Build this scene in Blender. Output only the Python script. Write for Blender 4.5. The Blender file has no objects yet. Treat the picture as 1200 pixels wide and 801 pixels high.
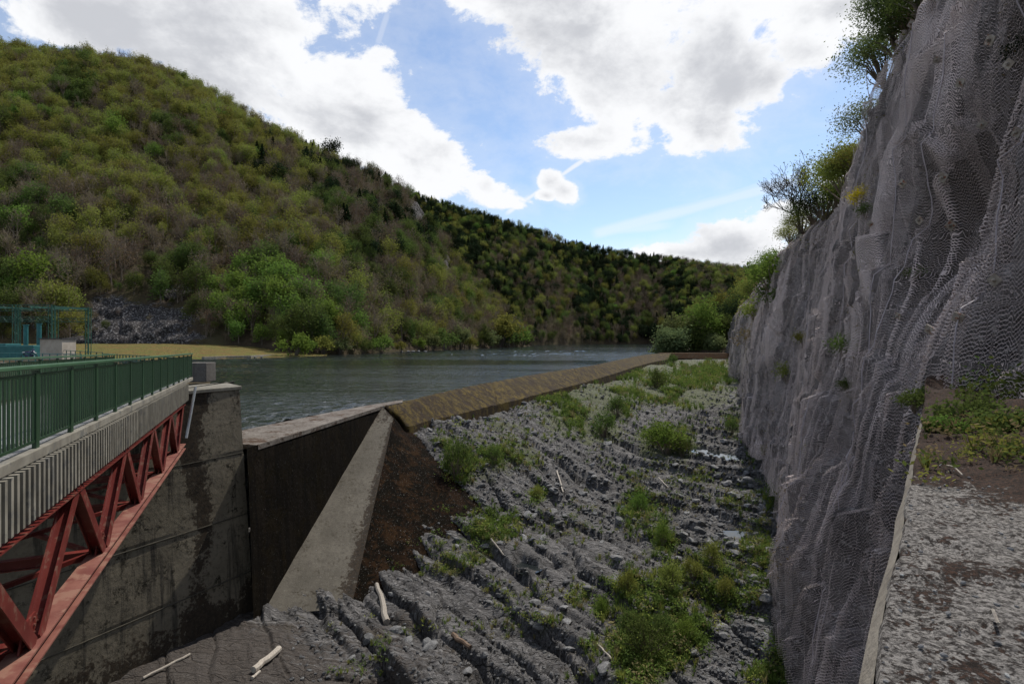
import bpy, math, random
import numpy as np
from mathutils import Vector, Matrix

rng = np.random.default_rng(7)
random.seed(7)
SC = bpy.context.scene
F = 667.0          # focal length in photo pixels (20 mm on 36 mm, 1200 px wide)
HZ = 398.0         # horizon row

# ------------------------------------------------------------------ camera
cam_d = bpy.data.cameras.new("camera")
cam = bpy.data.objects.new("camera", cam_d)
SC.collection.objects.link(cam)
cam_d.lens = 20.0
cam_d.sensor_width = 36.0
cam_d.shift_y = -0.0021
cam_d.clip_start = 0.05
cam_d.clip_end = 6000
cam.location = (0, 0, 0)
cam.rotation_euler = (math.radians(90), 0, 0)
SC.camera = cam

# ------------------------------------------------------------------ sun
SUN_EL, SUN_AZ = math.radians(57), math.radians(33)     # azimuth clockwise from +Y
sd = bpy.data.lights.new("sun", 'SUN')
sd.energy = 2.9
sd.angle = math.radians(0.6)
sd.color = (1.0, 0.955, 0.88)
sun = bpy.data.objects.new("sun", sd)
SC.collection.objects.link(sun)
tosun = Vector((math.sin(SUN_AZ) * math.cos(SUN_EL), math.cos(SUN_AZ) * math.cos(SUN_EL), math.sin(SUN_EL)))
sun.rotation_euler = tosun.to_track_quat('Z', 'Y').to_euler()

SC.view_settings.view_transform = 'Standard'
SC.view_settings.look = 'None'
SC.view_settings.gamma = 1
SC.view_settings.exposure = 0.65
SC.cycles.use_denoising = True
SC.cycles.max_bounces = 6
SC.cycles.transparent_max_bounces = 12
SC.cycles.sample_clamp_indirect = 4


# ------------------------------------------------------------------ node helpers
class N:
    """tiny node-tree writer"""
    def __init__(s, nt):
        s.nt = nt

    def new(s, t, **kw):
        n = s.nt.nodes.new(t)
        for k, v in kw.items():
            setattr(n, k, v)
        return n

    def put(s, sock, v):
        if v is None:
            return
        if isinstance(v, bpy.types.NodeSocket):
            s.nt.links.new(v, sock)
        else:
            if hasattr(sock, 'default_value'):
                if isinstance(v, (tuple, list)) and len(v) == 3 and sock.type == 'RGBA':
                    v = (*v, 1)
                sock.default_value = v

    def m(s, op, a, b=None, c=None, clamp=False):
        n = s.new('ShaderNodeMath', operation=op, use_clamp=clamp)
        for i, v in enumerate((a, b, c)):
            if v is not None:
                s.put(n.inputs[i], v)
        return n.outputs[0]

    def vm(s, op, a, b=None):
        n = s.new('ShaderNodeVectorMath', operation=op)
        s.put(n.inputs[0], a)
        if b is not None:
            s.put(n.inputs[1], b)
        return n.outputs[0]

    def noise(s, vec, scale=5, detail=4, rough=0.55, dist=0.0, typ='FBM'):
        n = s.new('ShaderNodeTexNoise')
        n.noise_type = typ
        s.put(n.inputs['Vector'], vec)
        n.inputs['Scale'].default_value = scale
        n.inputs['Detail'].default_value = detail
        n.inputs['Roughness'].default_value = rough
        n.inputs['Distortion'].default_value = dist
        return n.outputs[0]

    def voro(s, vec, scale=5, feature='F1', rnd=1.0):
        n = s.new('ShaderNodeTexVoronoi', feature=feature)
        s.put(n.inputs['Vector'], vec)
        n.inputs['Scale'].default_value = scale
        n.inputs['Randomness'].default_value = rnd
        return n

    def scale(s, vec, xyz):
        return s.vm('MULTIPLY', vec, xyz)

    def ss(s, v, lo, hi, a=0.0, b=1.0):
        n = s.new('ShaderNodeMapRange')
        n.interpolation_type = 'SMOOTHSTEP'
        s.put(n.inputs[0], v)
        for i, q in enumerate((lo, hi, a, b)):
            n.inputs[i + 1].default_value = q
        return n.outputs[0]

    def mix(s, f, a, b):
        n = s.new('ShaderNodeMix', data_type='RGBA')
        s.put(n.inputs[0], f)
        s.put(n.inputs[6], a)
        s.put(n.inputs[7], b)
        return n.outputs[2]

    def bump(s, h, strength=0.5, dist=0.1, normal=None):
        n = s.new('ShaderNodeBump')
        n.inputs['Strength'].default_value = strength
        n.inputs['Distance'].default_value = dist
        s.put(n.inputs['Height'], h)
        if normal is not None:
            s.put(n.inputs['Normal'], normal)
        return n.outputs[0]


def new_mat(name):
    m = bpy.data.materials.new(name)
    m.use_nodes = True
    m.node_tree.nodes.clear()
    n = N(m.node_tree)
    out = n.new('ShaderNodeOutputMaterial')
    return m, n, out


def principled(n, out, col, rough=0.9, normal=None, metal=0.0, spec=None, alpha=None):
    p = n.new('ShaderNodeBsdfPrincipled')
    n.put(p.inputs['Base Color'], col)
    n.put(p.inputs['Roughness'], rough)
    p.inputs['Metallic'].default_value = metal
    if spec is not None:
        p.inputs['Specular IOR Level'].default_value = spec
    if normal is not None:
        n.put(p.inputs['Normal'], normal)
    if alpha is not None:
        n.put(p.inputs['Alpha'], alpha)
    n.nt.links.new(p.outputs[0], out.inputs[0])
    return p


def mat_simple(name, c1, c2, scale=4, rough=0.85, bump=0.3, dist=0.02, metal=0.0, c3=None, s3=20, stretch=(1, 1, 1), spec=0.3, rnd=0.15):
    m, n, out = new_mat(name)
    tc = n.new('ShaderNodeTexCoord').outputs['Object']
    oi = n.new('ShaderNodeObjectInfo')
    off = n.vm('SCALE', n.vm('ADD', (0, 0, 0), (0, 0, 0)))
    v = n.scale(tc, stretch)
    vv = n.new('ShaderNodeVectorMath', operation='ADD')
    n.put(vv.inputs[0], v)
    comb = n.new('ShaderNodeCombineXYZ')
    r10 = n.m('MULTIPLY', oi.outputs['Random'], 37.0)
    n.put(comb.inputs[0], r10)
    n.put(comb.inputs[1], r10)
    n.put(vv.inputs[1], comb.outputs[0])
    v = vv.outputs[0]
    a = n.noise(v, scale, 6, 0.6)
    b = n.noise(v, scale * 7, 4, 0.6)
    c = n.mix(n.ss(a, 0.35, 0.65), c1, c2)
    if c3 is not None:
        c = n.mix(n.ss(n.noise(v, s3, 5, 0.65), 0.55, 0.62), c, c3)
    hsv = n.new('ShaderNodeHueSaturation')
    n.put(hsv.inputs['Color'], c)
    n.put(hsv.inputs['Value'], n.m('ADD', n.m('MULTIPLY', oi.outputs['Random'], rnd * 2), 1 - rnd))
    h = n.m('ADD', a, n.m('MULTIPLY', b, 0.4))
    principled(n, out, hsv.outputs[0], rough, n.bump(h, bump, dist), metal, spec)
    return m


# ------------------------------------------------------------------ world
W = bpy.data.worlds.new("World")
SC.world = W
W.use_nodes = True
W.node_tree.nodes.clear()
n = N(W.node_tree)
wout = n.new('ShaderNodeOutputWorld')
sky = n.new('ShaderNodeTexSky', sky_type='NISHITA')
sky.sun_disc = False
sky.sun_elevation = SUN_EL
sky.sun_rotation = SUN_AZ
sky.altitude = 200
sky.air_density = 1.0
sky.dust_density = 0.6
sky.ozone_density = 1.6
bg1 = n.new('ShaderNodeBackground')
hs = n.new('ShaderNodeHueSaturation')
hs.inputs['Saturation'].default_value = 1.0
n.put(hs.inputs['Color'], sky.outputs[0])
n.put(bg1.inputs[0], hs.outputs[0])
bg1.inputs[1].default_value = 0.098
geo = n.new('ShaderNodeTexCoord').outputs['Generated']
sep = n.new('ShaderNodeSeparateXYZ')
n.put(sep.inputs[0], geo)
dx, dy, dz = sep.outputs
ysafe = n.m('MAXIMUM', dy, 0.08)
PX = n.m('DIVIDE', dx, ysafe)
PZ = n.m('DIVIDE', dz, ysafe)
zsafe = n.m('ADD', n.m('MAXIMUM', dz, 0.0), 0.22)
cl = n.new('ShaderNodeCombineXYZ')
n.put(cl.inputs[0], n.m('DIVIDE', dx, zsafe))
n.put(cl.inputs[1], n.m('DIVIDE', dy, zsafe))
cv = cl.outputs[0]
big = n.noise(cv, 1.5, 6, 0.55, 0.2)
dirn = n.scale(geo, (1, 1, 1.6))
fine = n.noise(dirn, 6.0, 12, 0.66, 0.25)
fine2 = n.noise(dirn, 2.6, 5, 0.5, 0.1)
# (px, py, rx, ry, rotation deg) of the cloud masses
blobs = [(110, 20, 150, 62, 0), (260, 50, 190, 130, 15), (390, 120, 130, 85, 20), (500, 190, 100, 48, 15), (568, 222, 52, 26, 20),
         (330, -60, 200, 90, 0), (620, -10, 150, 52, 10), (720, 60, 150, 110, 25), (840, 90, 105, 100, 0), (700, 165, 85, 26, -5), (820, 150, 70, 40, 0),
         (900, 100, 52, 44, 0), (980, 8, 130, 62, 0), (1060, 10, 90, 60, 0), (950, 60, 60, 40, 0), (646, 212, 22, 15, 10), (662, 224, 24, 15, 30), (640, 229, 14, 8, 0),
         (870, 282, 90, 34, -14), (915, 258, 62, 34, -10), (800, 296, 90, 20, -3), (1000, 230, 60, 50, 0),
         (-120, 60, 170, 120, 0), (1350, 60, 200, 90, 0)]
dens = None
for bx_, by_, rx, ry, ro in blobs:
    cx, cz = (bx_ - 600) / F, (HZ - by_) / F
    a = n.m('SUBTRACT', PX, cx)
    b = n.m('SUBTRACT', PZ, cz)
    t = math.radians(-ro)
    u = n.m('ADD', n.m('MULTIPLY', a, math.cos(t) * F / rx), n.m('MULTIPLY', b, math.sin(t) * F / rx))
    v = n.m('ADD', n.m('MULTIPLY', a, -math.sin(t) * F / ry), n.m('MULTIPLY', b, math.cos(t) * F / ry))
    q = n.m('SUBTRACT', 1.0, n.m('SQRT', n.m('ADD', n.m('MULTIPLY', u, u), n.m('MULTIPLY', v, v))))
    q = n.m('MAXIMUM', q, -0.6)
    dens = q if dens is None else n.m('SMOOTH_MAX', dens, q, 0.12)
front = n.m('MULTIPLY', n.ss(dy, 0.15, 0.35), n.ss(n.m('ABSOLUTE', PX), 1.4, 0.95))
front = n.m('MULTIPLY', front, n.ss(PZ, 0.78, 0.6))
generic = n.m('MULTIPLY', n.m('SUBTRACT', big, 0.5), 3.2)
dm = n.m('ADD', n.m('MULTIPLY', dens, front), n.m('MULTIPLY', generic, n.m('SUBTRACT', 1.0, front)))
dm = n.m('ADD', dm, n.m('MULTIPLY', n.m('SUBTRACT', fine, 0.5), 2.3))
dm = n.m('ADD', dm, n.m('MULTIPLY', n.m('SUBTRACT', fine2, 0.5), 0.9))
fine3 = n.noise(dirn, 26.0, 8, 0.62, 0.2)
dm = n.m('ADD', dm, n.m('MULTIPLY', n.m('SUBTRACT', fine3, 0.5), 0.9))
alpha = n.m('MAXIMUM', n.ss(dm, 0.02, 0.34), n.m('MULTIPLY', n.ss(dm, -0.6, 0.2), 0.20))
veil = n.m('MULTIPLY', n.ss(n.noise(n.scale(geo, (1.0, 1.0, 5.0)), 3.0, 7, 0.6, 0.6), 0.5, 0.85), 0.38)
alpha = n.m('MAXIMUM', alpha, veil)


def streak(x0, y0, x1, y1, w, amt):
    """thin contrail / cirrus band between two directions of the sky"""
    ax, az, bx2, bz = (x0 - 600) / F, (HZ - y0) / F, (x1 - 600) / F, (HZ - y1) / F
    L = math.hypot(bx2 - ax, bz - az)
    ux, uz = (bx2 - ax) / L, (bz - az) / L
    a, b = n.m('SUBTRACT', PX, ax), n.m('SUBTRACT', PZ, az)
    al = n.m('ADD', n.m('MULTIPLY', a, ux), n.m('MULTIPLY', b, uz))
    ac = n.m('ABSOLUTE', n.m('ADD', n.m('MULTIPLY', a, -uz), n.m('MULTIPLY', b, ux)))
    ac = n.m('ADD', ac, n.m('MULTIPLY', n.m('SUBTRACT', fine, 0.5), 0.010))
    k = n.m('MULTIPLY', n.ss(ac, w / F, 0.2 * w / F), n.m('MULTIPLY', n.ss(al, 0.0, 0.02), n.ss(al, L, L - 0.05)))
    return n.m('MULTIPLY', n.m('MULTIPLY', k, amt), front)


for st in [(588, 254, 706, 172, 4.5, 0.75), (860, 52, 925, 5, 4, 0.5), (690, 276, 960, 205, 9, 0.38), (730, 262, 990, 190, 5, 0.2), (440, 60, 462, -10, 7, 0.35), (690, 272, 800, 262, 7, 0.3)]:
    alpha = n.m('MAXIMUM', alpha, streak(*st))
shade = n.ss(n.m('ADD', n.m('MULTIPLY', n.noise(n.vm('ADD', dirn, (0.12, 0.1, 0.25)), 4.2, 7, 0.55, 0.3), 1.0), n.m('MULTIPLY', dm, -0.20)), 0.20, 0.50)
ccol = n.mix(shade, (0.57, 0.585, 0.625), (0.93, 0.94, 0.96))
bg2 = n.new('ShaderNodeBackground')
n.put(bg2.inputs[0], ccol)
bg2.inputs[1].default_value = 0.67
mx = n.new('ShaderNodeMixShader')
n.put(mx.inputs[0], alpha)
n.nt.links.new(bg1.outputs[0], mx.inputs[1])
n.nt.links.new(bg2.outputs[0], mx.inputs[2])
n.nt.links.new(mx.outputs[0], wout.inputs[0])


# ------------------------------------------------------------------ numpy noise
def _h(ix, iy, iz, seed):
    h = (ix.astype(np.int64) * 374761393 + iy.astype(np.int64) * 668265263 + iz.astype(np.int64) * 2147483647 + seed * 1274126177) & 0xffffffff
    h = ((h ^ (h >> 13)) * 1274126177) & 0xffffffff
    h = ((h ^ (h >> 16)) * 2246822519) & 0xffffffff
    return ((h ^ (h >> 15)) & 0xffffff) / float(0xffffff)


def vnoise(x, y, seed=0):
    x = np.asarray(x, float); y = np.asarray(y, float)
    x0 = np.floor(x); y0 = np.floor(y)
    fx = x - x0; fy = y - y0
    fx = fx * fx * (3 - 2 * fx); fy = fy * fy * (3 - 2 * fy)
    z = np.zeros_like(x0)
    a = _h(x0, y0, z, seed); b = _h(x0 + 1, y0, z, seed)
    c = _h(x0, y0 + 1, z, seed); d = _h(x0 + 1, y0 + 1, z, seed)
    return (a * (1 - fx) + b * fx) * (1 - fy) + (c * (1 - fx) + d * fx) * fy - 0.5


def fbm(x, y, seed=0, octv=5, gain=0.5):
    s = 0; a = 1; f = 1
    for i in range(octv):
        s = s + a * vnoise(x * f, y * f, seed + i * 17)
        a *= gain; f *= 2.03
    return s


def voronoi(x, y, seed=0):
    """returns F1, F2, dx, dy to nearest centre, and its hash"""
    ix = np.floor(x); iy = np.floor(y)
    f1 = np.full(x.shape, 9.0); f2 = np.full(x.shape, 9.0)
    bdx = np.zeros(x.shape); bdy = np.zeros(x.shape); hid = np.zeros(x.shape); hid2 = np.zeros(x.shape)
    z = np.zeros_like(ix)
    for i in (-1, 0, 1):
        for j in (-1, 0, 1):
            cx = ix + i; cy = iy + j
            px = cx + 0.1 + 0.8 * _h(cx, cy, z, seed + 1)
            py = cy + 0.1 + 0.8 * _h(cx, cy, z, seed + 2)
            ddx = x - px; ddy = y - py
            d = np.sqrt(ddx * ddx + ddy * ddy)
            near = d < f1
            f2 = np.where(near, f1, np.minimum(f2, d))
            hid = np.where(near, _h(cx, cy, z, seed + 3), hid)
            hid2 = np.where(near, _h(cx, cy, z, seed + 4), hid2)
            bdx = np.where(near, ddx, bdx); bdy = np.where(near, ddy, bdy)
            f1 = np.where(near, d, f1)
    return f1, f2, bdx, bdy, hid, hid2


def sstep(a, b, x):
    t = np.clip((x - a) / (b - a), 0, 1)
    return t * t * (3 - 2 * t)


# ------------------------------------------------------------------ mesh helpers
def tag(o, label=None, cat=None, group=None, kind=None):
    if label: o['label'] = label
    if cat: o['category'] = cat
    if group: o['group'] = group
    if kind: o['kind'] = kind
    return o


def link(o, parent=None):
    SC.collection.objects.link(o)
    if parent is not None:
        o.parent = parent
    return o


def empty(name, loc=(0, 0, 0), rz=0):
    o = bpy.data.objects.new(name, None)
    o.location = loc
    o.rotation_euler = (0, 0, rz)
    o.empty_display_size = 0.3
    return link(o)


def grid_mesh(name, P, mats, smooth=True, attrs=None, uv=None, flip=False):
    """P: (R, C, 3) array"""
    R, C = P.shape[:2]
    idx = np.arange(R * C).reshape(R, C)
    q = np.stack([idx[:-1, :-1], idx[:-1, 1:], idx[1:, 1:], idx[1:, :-1]], -1).reshape(-1, 4)
    if flip:
        q = q[:, ::-1]
    me = bpy.data.meshes.new(name)
    me.vertices.add(R * C)
    me.vertices.foreach_set('co', P.reshape(-1).astype(np.float32))
    me.loops.add(q.size)
    me.loops.foreach_set('vertex_index', q.reshape(-1).astype(np.int32))
    me.polygons.add(len(q))
    me.polygons.foreach_set('loop_start', np.arange(0, q.size, 4, dtype=np.int32))
    me.polygons.foreach_set('use_smooth', np.full(len(q), smooth))
    for k, v in (attrs or {}).items():
        a = me.attributes.new(k, 'FLOAT', 'POINT')
        a.data.foreach_set('value', v.reshape(-1).astype(np.float32))
    if uv is not None:
        l = me.uv_layers.new(name='UVMap')
        l.data.foreach_set('uv', uv.reshape(-1, 2)[q.reshape(-1)].reshape(-1).astype(np.float32))
    me.update()
    me.validate()
    for m in (mats if isinstance(mats, list) else [mats]):
        me.materials.append(m)
    return me


def quads_mesh(name, V, Q, mats, mi=None, smooth=False):
    """V (n,3), Q (m,4) int, optional material index per face"""
    me = bpy.data.meshes.new(name)
    V = np.asarray(V, np.float32); Q = np.asarray(Q, np.int32)
    me.vertices.add(len(V))
    me.vertices.foreach_set('co', V.reshape(-1))
    me.loops.add(Q.size)
    me.loops.foreach_set('vertex_index', Q.reshape(-1))
    me.polygons.add(len(Q))
    me.polygons.foreach_set('loop_start', np.arange(0, Q.size, Q.shape[1], dtype=np.int32))
    if mi is not None:
        me.polygons.foreach_set('material_index', np.asarray(mi, np.int32))
    me.polygons.foreach_set('use_smooth', np.full(len(Q), smooth))
    me.update()
    me.validate()
    for m in (mats if isinstance(mats, list) else [mats]):
        me.materials.append(m)
    return me


class MB:
    def __init__(s):
        s.v = []; s.f = []

    def poly(s, pts):
        b = len(s.v)
        s.v += [tuple(p) for p in pts]
        s.f.append(tuple(range(b, b + len(pts))))

    def hexa(s, p):
        """8 corners: bottom 4 ccw, top 4 ccw"""
        b = len(s.v)
        s.v += [tuple(q) for q in p]
        for f in ((3, 2, 1, 0), (4, 5, 6, 7), (0, 1, 5, 4), (1, 2, 6, 5), (2, 3, 7, 6), (3, 0, 4, 7)):
            s.f.append(tuple(b + i for i in f))

    def box(s, c, d, M=None):
        x, y, z = c; a, b_, h = d[0] / 2, d[1] / 2, d[2] / 2
        p = [Vector((x + i * a, y + j * b_, z + k * h)) for k in (-1, 1) for i, j in ((-1, -1), (1, -1), (1, 1), (-1, 1))]
        if M is not None:
            p = [M @ q for q in p]
        s.hexa(p)

    def beam(s, a, b, w, h, up=(0, 0, 1)):
        a = Vector(a); b = Vector(b)
        d = (b - a).normalized()
        sx = d.cross(Vector(up))
        if sx.length < 1e-4: sx = Vector((1, 0, 0))
        sx.normalize()
        uz = sx.cross(d).normalized()
        p = []
        for q in (a, b):
            p += [q - sx * w / 2 - uz * h / 2, q + sx * w / 2 - uz * h / 2, q + sx * w / 2 + uz * h / 2, q - sx * w / 2 + uz * h / 2]
        s.hexa(p)

    def ibeam(s, a, b, w, h, t=0.03, up=(0, 0, 1)):
        a = Vector(a); b = Vector(b)
        d = (b - a).normalized()
        sx = d.cross(Vector(up)).normalized()
        uz = sx.cross(d).normalized()
        s.beam(a + uz * (h / 2 - t / 2), b + uz * (h / 2 - t / 2), w, t, up)
        s.beam(a - uz * (h / 2 - t / 2), b - uz * (h / 2 - t / 2), w, t, up)
        s.beam(a, b, t, h - 2 * t, up)

    def tube(s, pts, rad, sides=6, cap=True):
        pts = [Vector(p) for p in pts]
        if not isinstance(rad, (list, tuple)): rad = [rad] * len(pts)
        b = len(s.v)
        ref = Vector((0.31, 0.17, 0.93))
        for i, p in enumerate(pts):
            d = (pts[min(i + 1, len(pts) - 1)] - pts[max(i - 1, 0)]).normalized()
            x = d.cross(ref)
            if x.length < 0.05: x = d.cross(Vector((1, 0, 0)))
            x.normalize(); y = d.cross(x)
            for k in range(sides):
                t = 2 * math.pi * k / sides
                s.v.append(tuple(p + (x * math.cos(t) + y * math.sin(t)) * rad[i]))
        for i in range(len(pts) - 1):
            for k in range(sides):
                s.f.append((b + i * sides + k, b + i * sides + (k + 1) % sides, b + (i + 1) * sides + (k + 1) % sides, b + (i + 1) * sides + k))
        if cap:
            s.f.append(tuple(b + k for k in reversed(range(sides))))
            s.f.append(tuple(b + (len(pts) - 1) * sides + k for k in range(sides)))

    def mesh(s, name, mat, bevel=0):
        me = bpy.data.meshes.new(name)
        me.from_pydata(s.v, [], s.f)
        me.update()
        for m in (mat if isinstance(mat, list) else [mat]):
            me.materials.append(m)
        return me

    def build(s, name, mat, parent=None, bevel=0):
        o = link(bpy.data.objects.new(name, s.mesh(name, mat)), parent)
        if bevel:
            b = o.modifiers.new('bevel', 'BEVEL')
            b.width = bevel; b.segments = 2; b.limit_method = 'ANGLE'
        return o


def P(px, py, z):
    """world point of height z seen at photo pixel"""
    Y = -z * F / (py - HZ)
    return np.array([(px - 600) / F * Y, Y, z])


def PY(px, py, Y):
    return np.array([(px - 600) / F * Y, Y, (HZ - py) / F * Y])


# ------------------------------------------------------------------ materials
def foliage_mat(name, c1, c2, var=0.25, trans=0.35, hue=0.03):
    m, n, out = new_mat(name)
    oi = n.new('ShaderNodeObjectInfo')
    g = n.new('ShaderNodeNewGeometry')
    tc = n.new('ShaderNodeTexCoord').outputs['Object']
    f = n.m('ADD', n.m('MULTIPLY', n.noise(tc, 0.8, 3), 0.7), n.m('MULTIPLY', oi.outputs['Random'], 0.5))
    c = n.mix(n.ss(f, 0.3, 0.8), c1, c2)
    hsv = n.new('ShaderNodeHueSaturation')
    n.put(hsv.inputs['Color'], c)
    n.put(hsv.inputs['Value'], n.m('ADD', n.m('MULTIPLY', n.noise(tc, 5.0, 2), var * 2), 1 - var))
    n.put(hsv.inputs['Hue'], n.m('ADD', n.m('MULTIPLY', oi.outputs['Random'], hue * 2), 0.5 - hue))
    d = n.new('ShaderNodeBsdfDiffuse'); n.put(d.inputs[0], hsv.outputs[0])
    t = n.new('ShaderNodeBsdfTranslucent'); n.put(t.inputs[0], hsv.outputs[0])
    mxs = n.new('ShaderNodeMixShader'); mxs.inputs[0].default_value = trans
    n.nt.links.new(d.outputs[0], mxs.inputs[1]); n.nt.links.new(t.outputs[0], mxs.inputs[2])
    n.nt.links.new(mxs.outputs[0], out.inputs[0])
    return m


bark = mat_simple("bark", (0.075, 0.058, 0.045), (0.13, 0.11, 0.09), 3, 0.95, 0.4, 0.02)
twig = mat_simple("twigs", (0.14, 0.105, 0.08), (0.20, 0.16, 0.12), 2, 0.95, 0.1, 0.02)
L_olive = foliage_mat("leaf_olive", (0.145, 0.155, 0.034), (0.23, 0.24, 0.055))
L_brown = foliage_mat("leaf_bud_brown", (0.15, 0.108, 0.065), (0.19, 0.15, 0.08), trans=0.2)
L_mid = foliage_mat("leaf_mid_green", (0.06, 0.088, 0.024), (0.11, 0.145, 0.038))
L_bright = foliage_mat("leaf_fresh_green", (0.10, 0.17, 0.03), (0.155, 0.22, 0.045))
L_dark = foliage_mat("leaf_dark_green", (0.018, 0.028, 0.013), (0.03, 0.045, 0.02), trans=0.15)
L_grass = foliage_mat("grass_green", (0.075, 0.12, 0.022), (0.13, 0.17, 0.04))
L_dry = foliage_mat("grass_dry", (0.16, 0.13, 0.06), (0.22, 0.18, 0.09))
L_pale = foliage_mat("leaf_willow", (0.11, 0.14, 0.05), (0.17, 0.20, 0.085))
L_yellow = foliage_mat("broom_flower", (0.42, 0.30, 0.02), (0.5, 0.36, 0.03))
steel_red = mat_simple("red_oxide_paint", (0.105, 0.014, 0.011), (0.14, 0.024, 0.018), 2.5, 0.42, 0.12, 0.006, c3=(0.16, 0.07, 0.05), s3=5, spec=0.4, rnd=0.1)
chord_mat = mat_simple("faded_pink_red_paint", (0.12, 0.036, 0.027), (0.18, 0.072, 0.052), 2.2, 0.6, 0.2, 0.01, c3=(0.20, 0.10, 0.07), s3=1.6)
rail_green = mat_simple("dark_green_paint", (0.011, 0.036, 0.014), (0.017, 0.050, 0.020), 1.5, 0.38, 0.06, 0.004, spec=0.5, rnd=0.12)
top_green = mat_simple("handrail_green_paint", (0.042, 0.105, 0.052), (0.062, 0.135, 0.070), 2.5, 0.35, 0.06, 0.004, spec=0.5)
teal = mat_simple("teal_paint", (0.018, 0.10, 0.10), (0.028, 0.135, 0.13), 1.0, 0.5, 0.1, 0.01)
gantry_green = mat_simple("gantry_green", (0.018, 0.065, 0.045), (0.025, 0.09, 0.06), 1.0, 0.6, 0.1, 0.01)
white_stone = mat_simple("light_kerb", (0.5, 0.5, 0.48), (0.62, 0.62, 0.6), 2, 0.85, 0.2, 0.01)
conc_light = mat_simple("hut_concrete", (0.36, 0.31, 0.25), (0.44, 0.39, 0.32), 1.2, 0.9, 0.2, 0.01)
fin_conc = mat_simple("precast_concrete", (0.15, 0.136, 0.108), (0.23, 0.212, 0.172), 2.0, 0.9, 0.35, 0.012, c3=(0.13, 0.125, 0.11), s3=3)
deck_mat = mat_simple("deck_asphalt", (0.28, 0.28, 0.28), (0.36, 0.36, 0.35), 6, 0.9, 0.2, 0.01)
galv = mat_simple("galvanised_steel", (0.42, 0.44, 0.45), (0.55, 0.56, 0.56), 3, 0.45, 0.1, 0.01, metal=0.6)
dry_wood = mat_simple("bleached_wood", (0.28, 0.24, 0.20), (0.40, 0.36, 0.30), 4, 0.9, 0.6, 0.02, stretch=(6, 6, 1))
brown_wood = mat_simple("brown_wood", (0.13, 0.085, 0.055), (0.2, 0.14, 0.1), 4, 0.9, 0.6, 0.02)
pebble = mat_simple("loose_stone", (0.09, 0.088, 0.088), (0.16, 0.156, 0.152), 1.6, 0.9, 0.7, 0.04, c3=(0.25, 0.25, 0.24), s3=6, rnd=0.3)
rust_plate = mat_simple("anchor_steel", (0.24, 0.20, 0.16), (0.38, 0.34, 0.29), 5, 0.7, 0.3, 0.01, c3=(0.2, 0.08, 0.045), s3=6, rnd=0.25)
dark_blue = mat_simple("dark_blue_plastic", (0.02, 0.025, 0.06), (0.03, 0.04, 0.09), 3, 0.35, 0.05, 0.01, spec=0.5)
rubber = mat_simple("black_rubber", (0.02, 0.02, 0.02), (0.03, 0.03, 0.03), 3, 0.8, 0.1, 0.01)
slate_dark = mat_simple("dark_roofing", (0.035, 0.035, 0.04), (0.06, 0.06, 0.06), 3, 0.7, 0.2, 0.01)


def concrete_mat(name, base1, base2, stain, moss=None, moss_amt=0.5, drip=0.5, stain_lo=0.5, rough_amt=1.0, bands=None, speck=0.3, spec=0.2):
    """weathered mass concrete: mottling, vertical water stains, moss patches, pale lichen specks"""
    m, n, out = new_mat(name)
    tc = n.new('ShaderNodeTexCoord').outputs['Object']
    a = n.noise(tc, 0.5, 8, 0.62)
    b = n.noise(tc, 6.0, 6, 0.65)
    g = n.noise(tc, 40.0, 3, 0.6)
    c = n.mix(n.ss(a, 0.3, 0.7), base1, base2)
    c = n.mix(n.m('MULTIPLY', n.ss(b, 0.45, 0.7), 0.45), c, tuple(x * 0.6 for x in base1))
    dr = n.noise(n.scale(tc, (1.3, 1.3, 0.07)), 1.5, 6, 0.65, 0.3)
    c = n.mix(n.m('MULTIPLY', n.ss(dr, stain_lo, stain_lo + 0.13), drip), c, stain)
    if moss is not None:
        mm = n.noise(tc, 0.9, 9, 0.7, 0.4)
        c = n.mix(n.ss(mm, moss_amt, moss_amt + 0.1), c, moss)
        m2 = n.noise(tc, 5.0, 6, 0.75)
        c = n.mix(n.m('MULTIPLY', n.ss(m2, 0.5, 0.58), n.ss(mm, moss_amt - 0.15, moss_amt + 0.05)), c, tuple(x * 0.5 for x in moss))
    ed_ = n.new('ShaderNodeAttribute', attribute_name='wear')
    wr = n.ss(n.m('ADD', ed_.outputs['Fac'], n.m('MULTIPLY', n.m('SUBTRACT', n.m('ADD', n.m('MULTIPLY', b, 0.5), n.m('MULTIPLY', n.noise(tc, 1.6, 6, 0.7), 0.5)), 0.5), 2.2)), 0.42, 0.62)
    c = n.mix(n.m('MULTIPLY', wr, 0.9), c, n.mix(n.ss(b, 0.4, 0.6), (0.014, 0.010, 0.007), (0.035, 0.024, 0.015)))
    sp = n.noise(tc, 13.0, 5, 0.7)
    c = n.mix(n.m('MULTIPLY', n.ss(sp, 0.62, 0.68), speck), c, (0.48, 0.47, 0.44))
    h = n.m('ADD', n.m('MULTIPLY', b, 0.7), n.m('ADD', n.m('MULTIPLY', g, 0.25), a))
    principled(n, out, c, 0.92, n.bump(h, 0.55 * rough_amt, 0.06), spec=spec)
    return m


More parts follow.
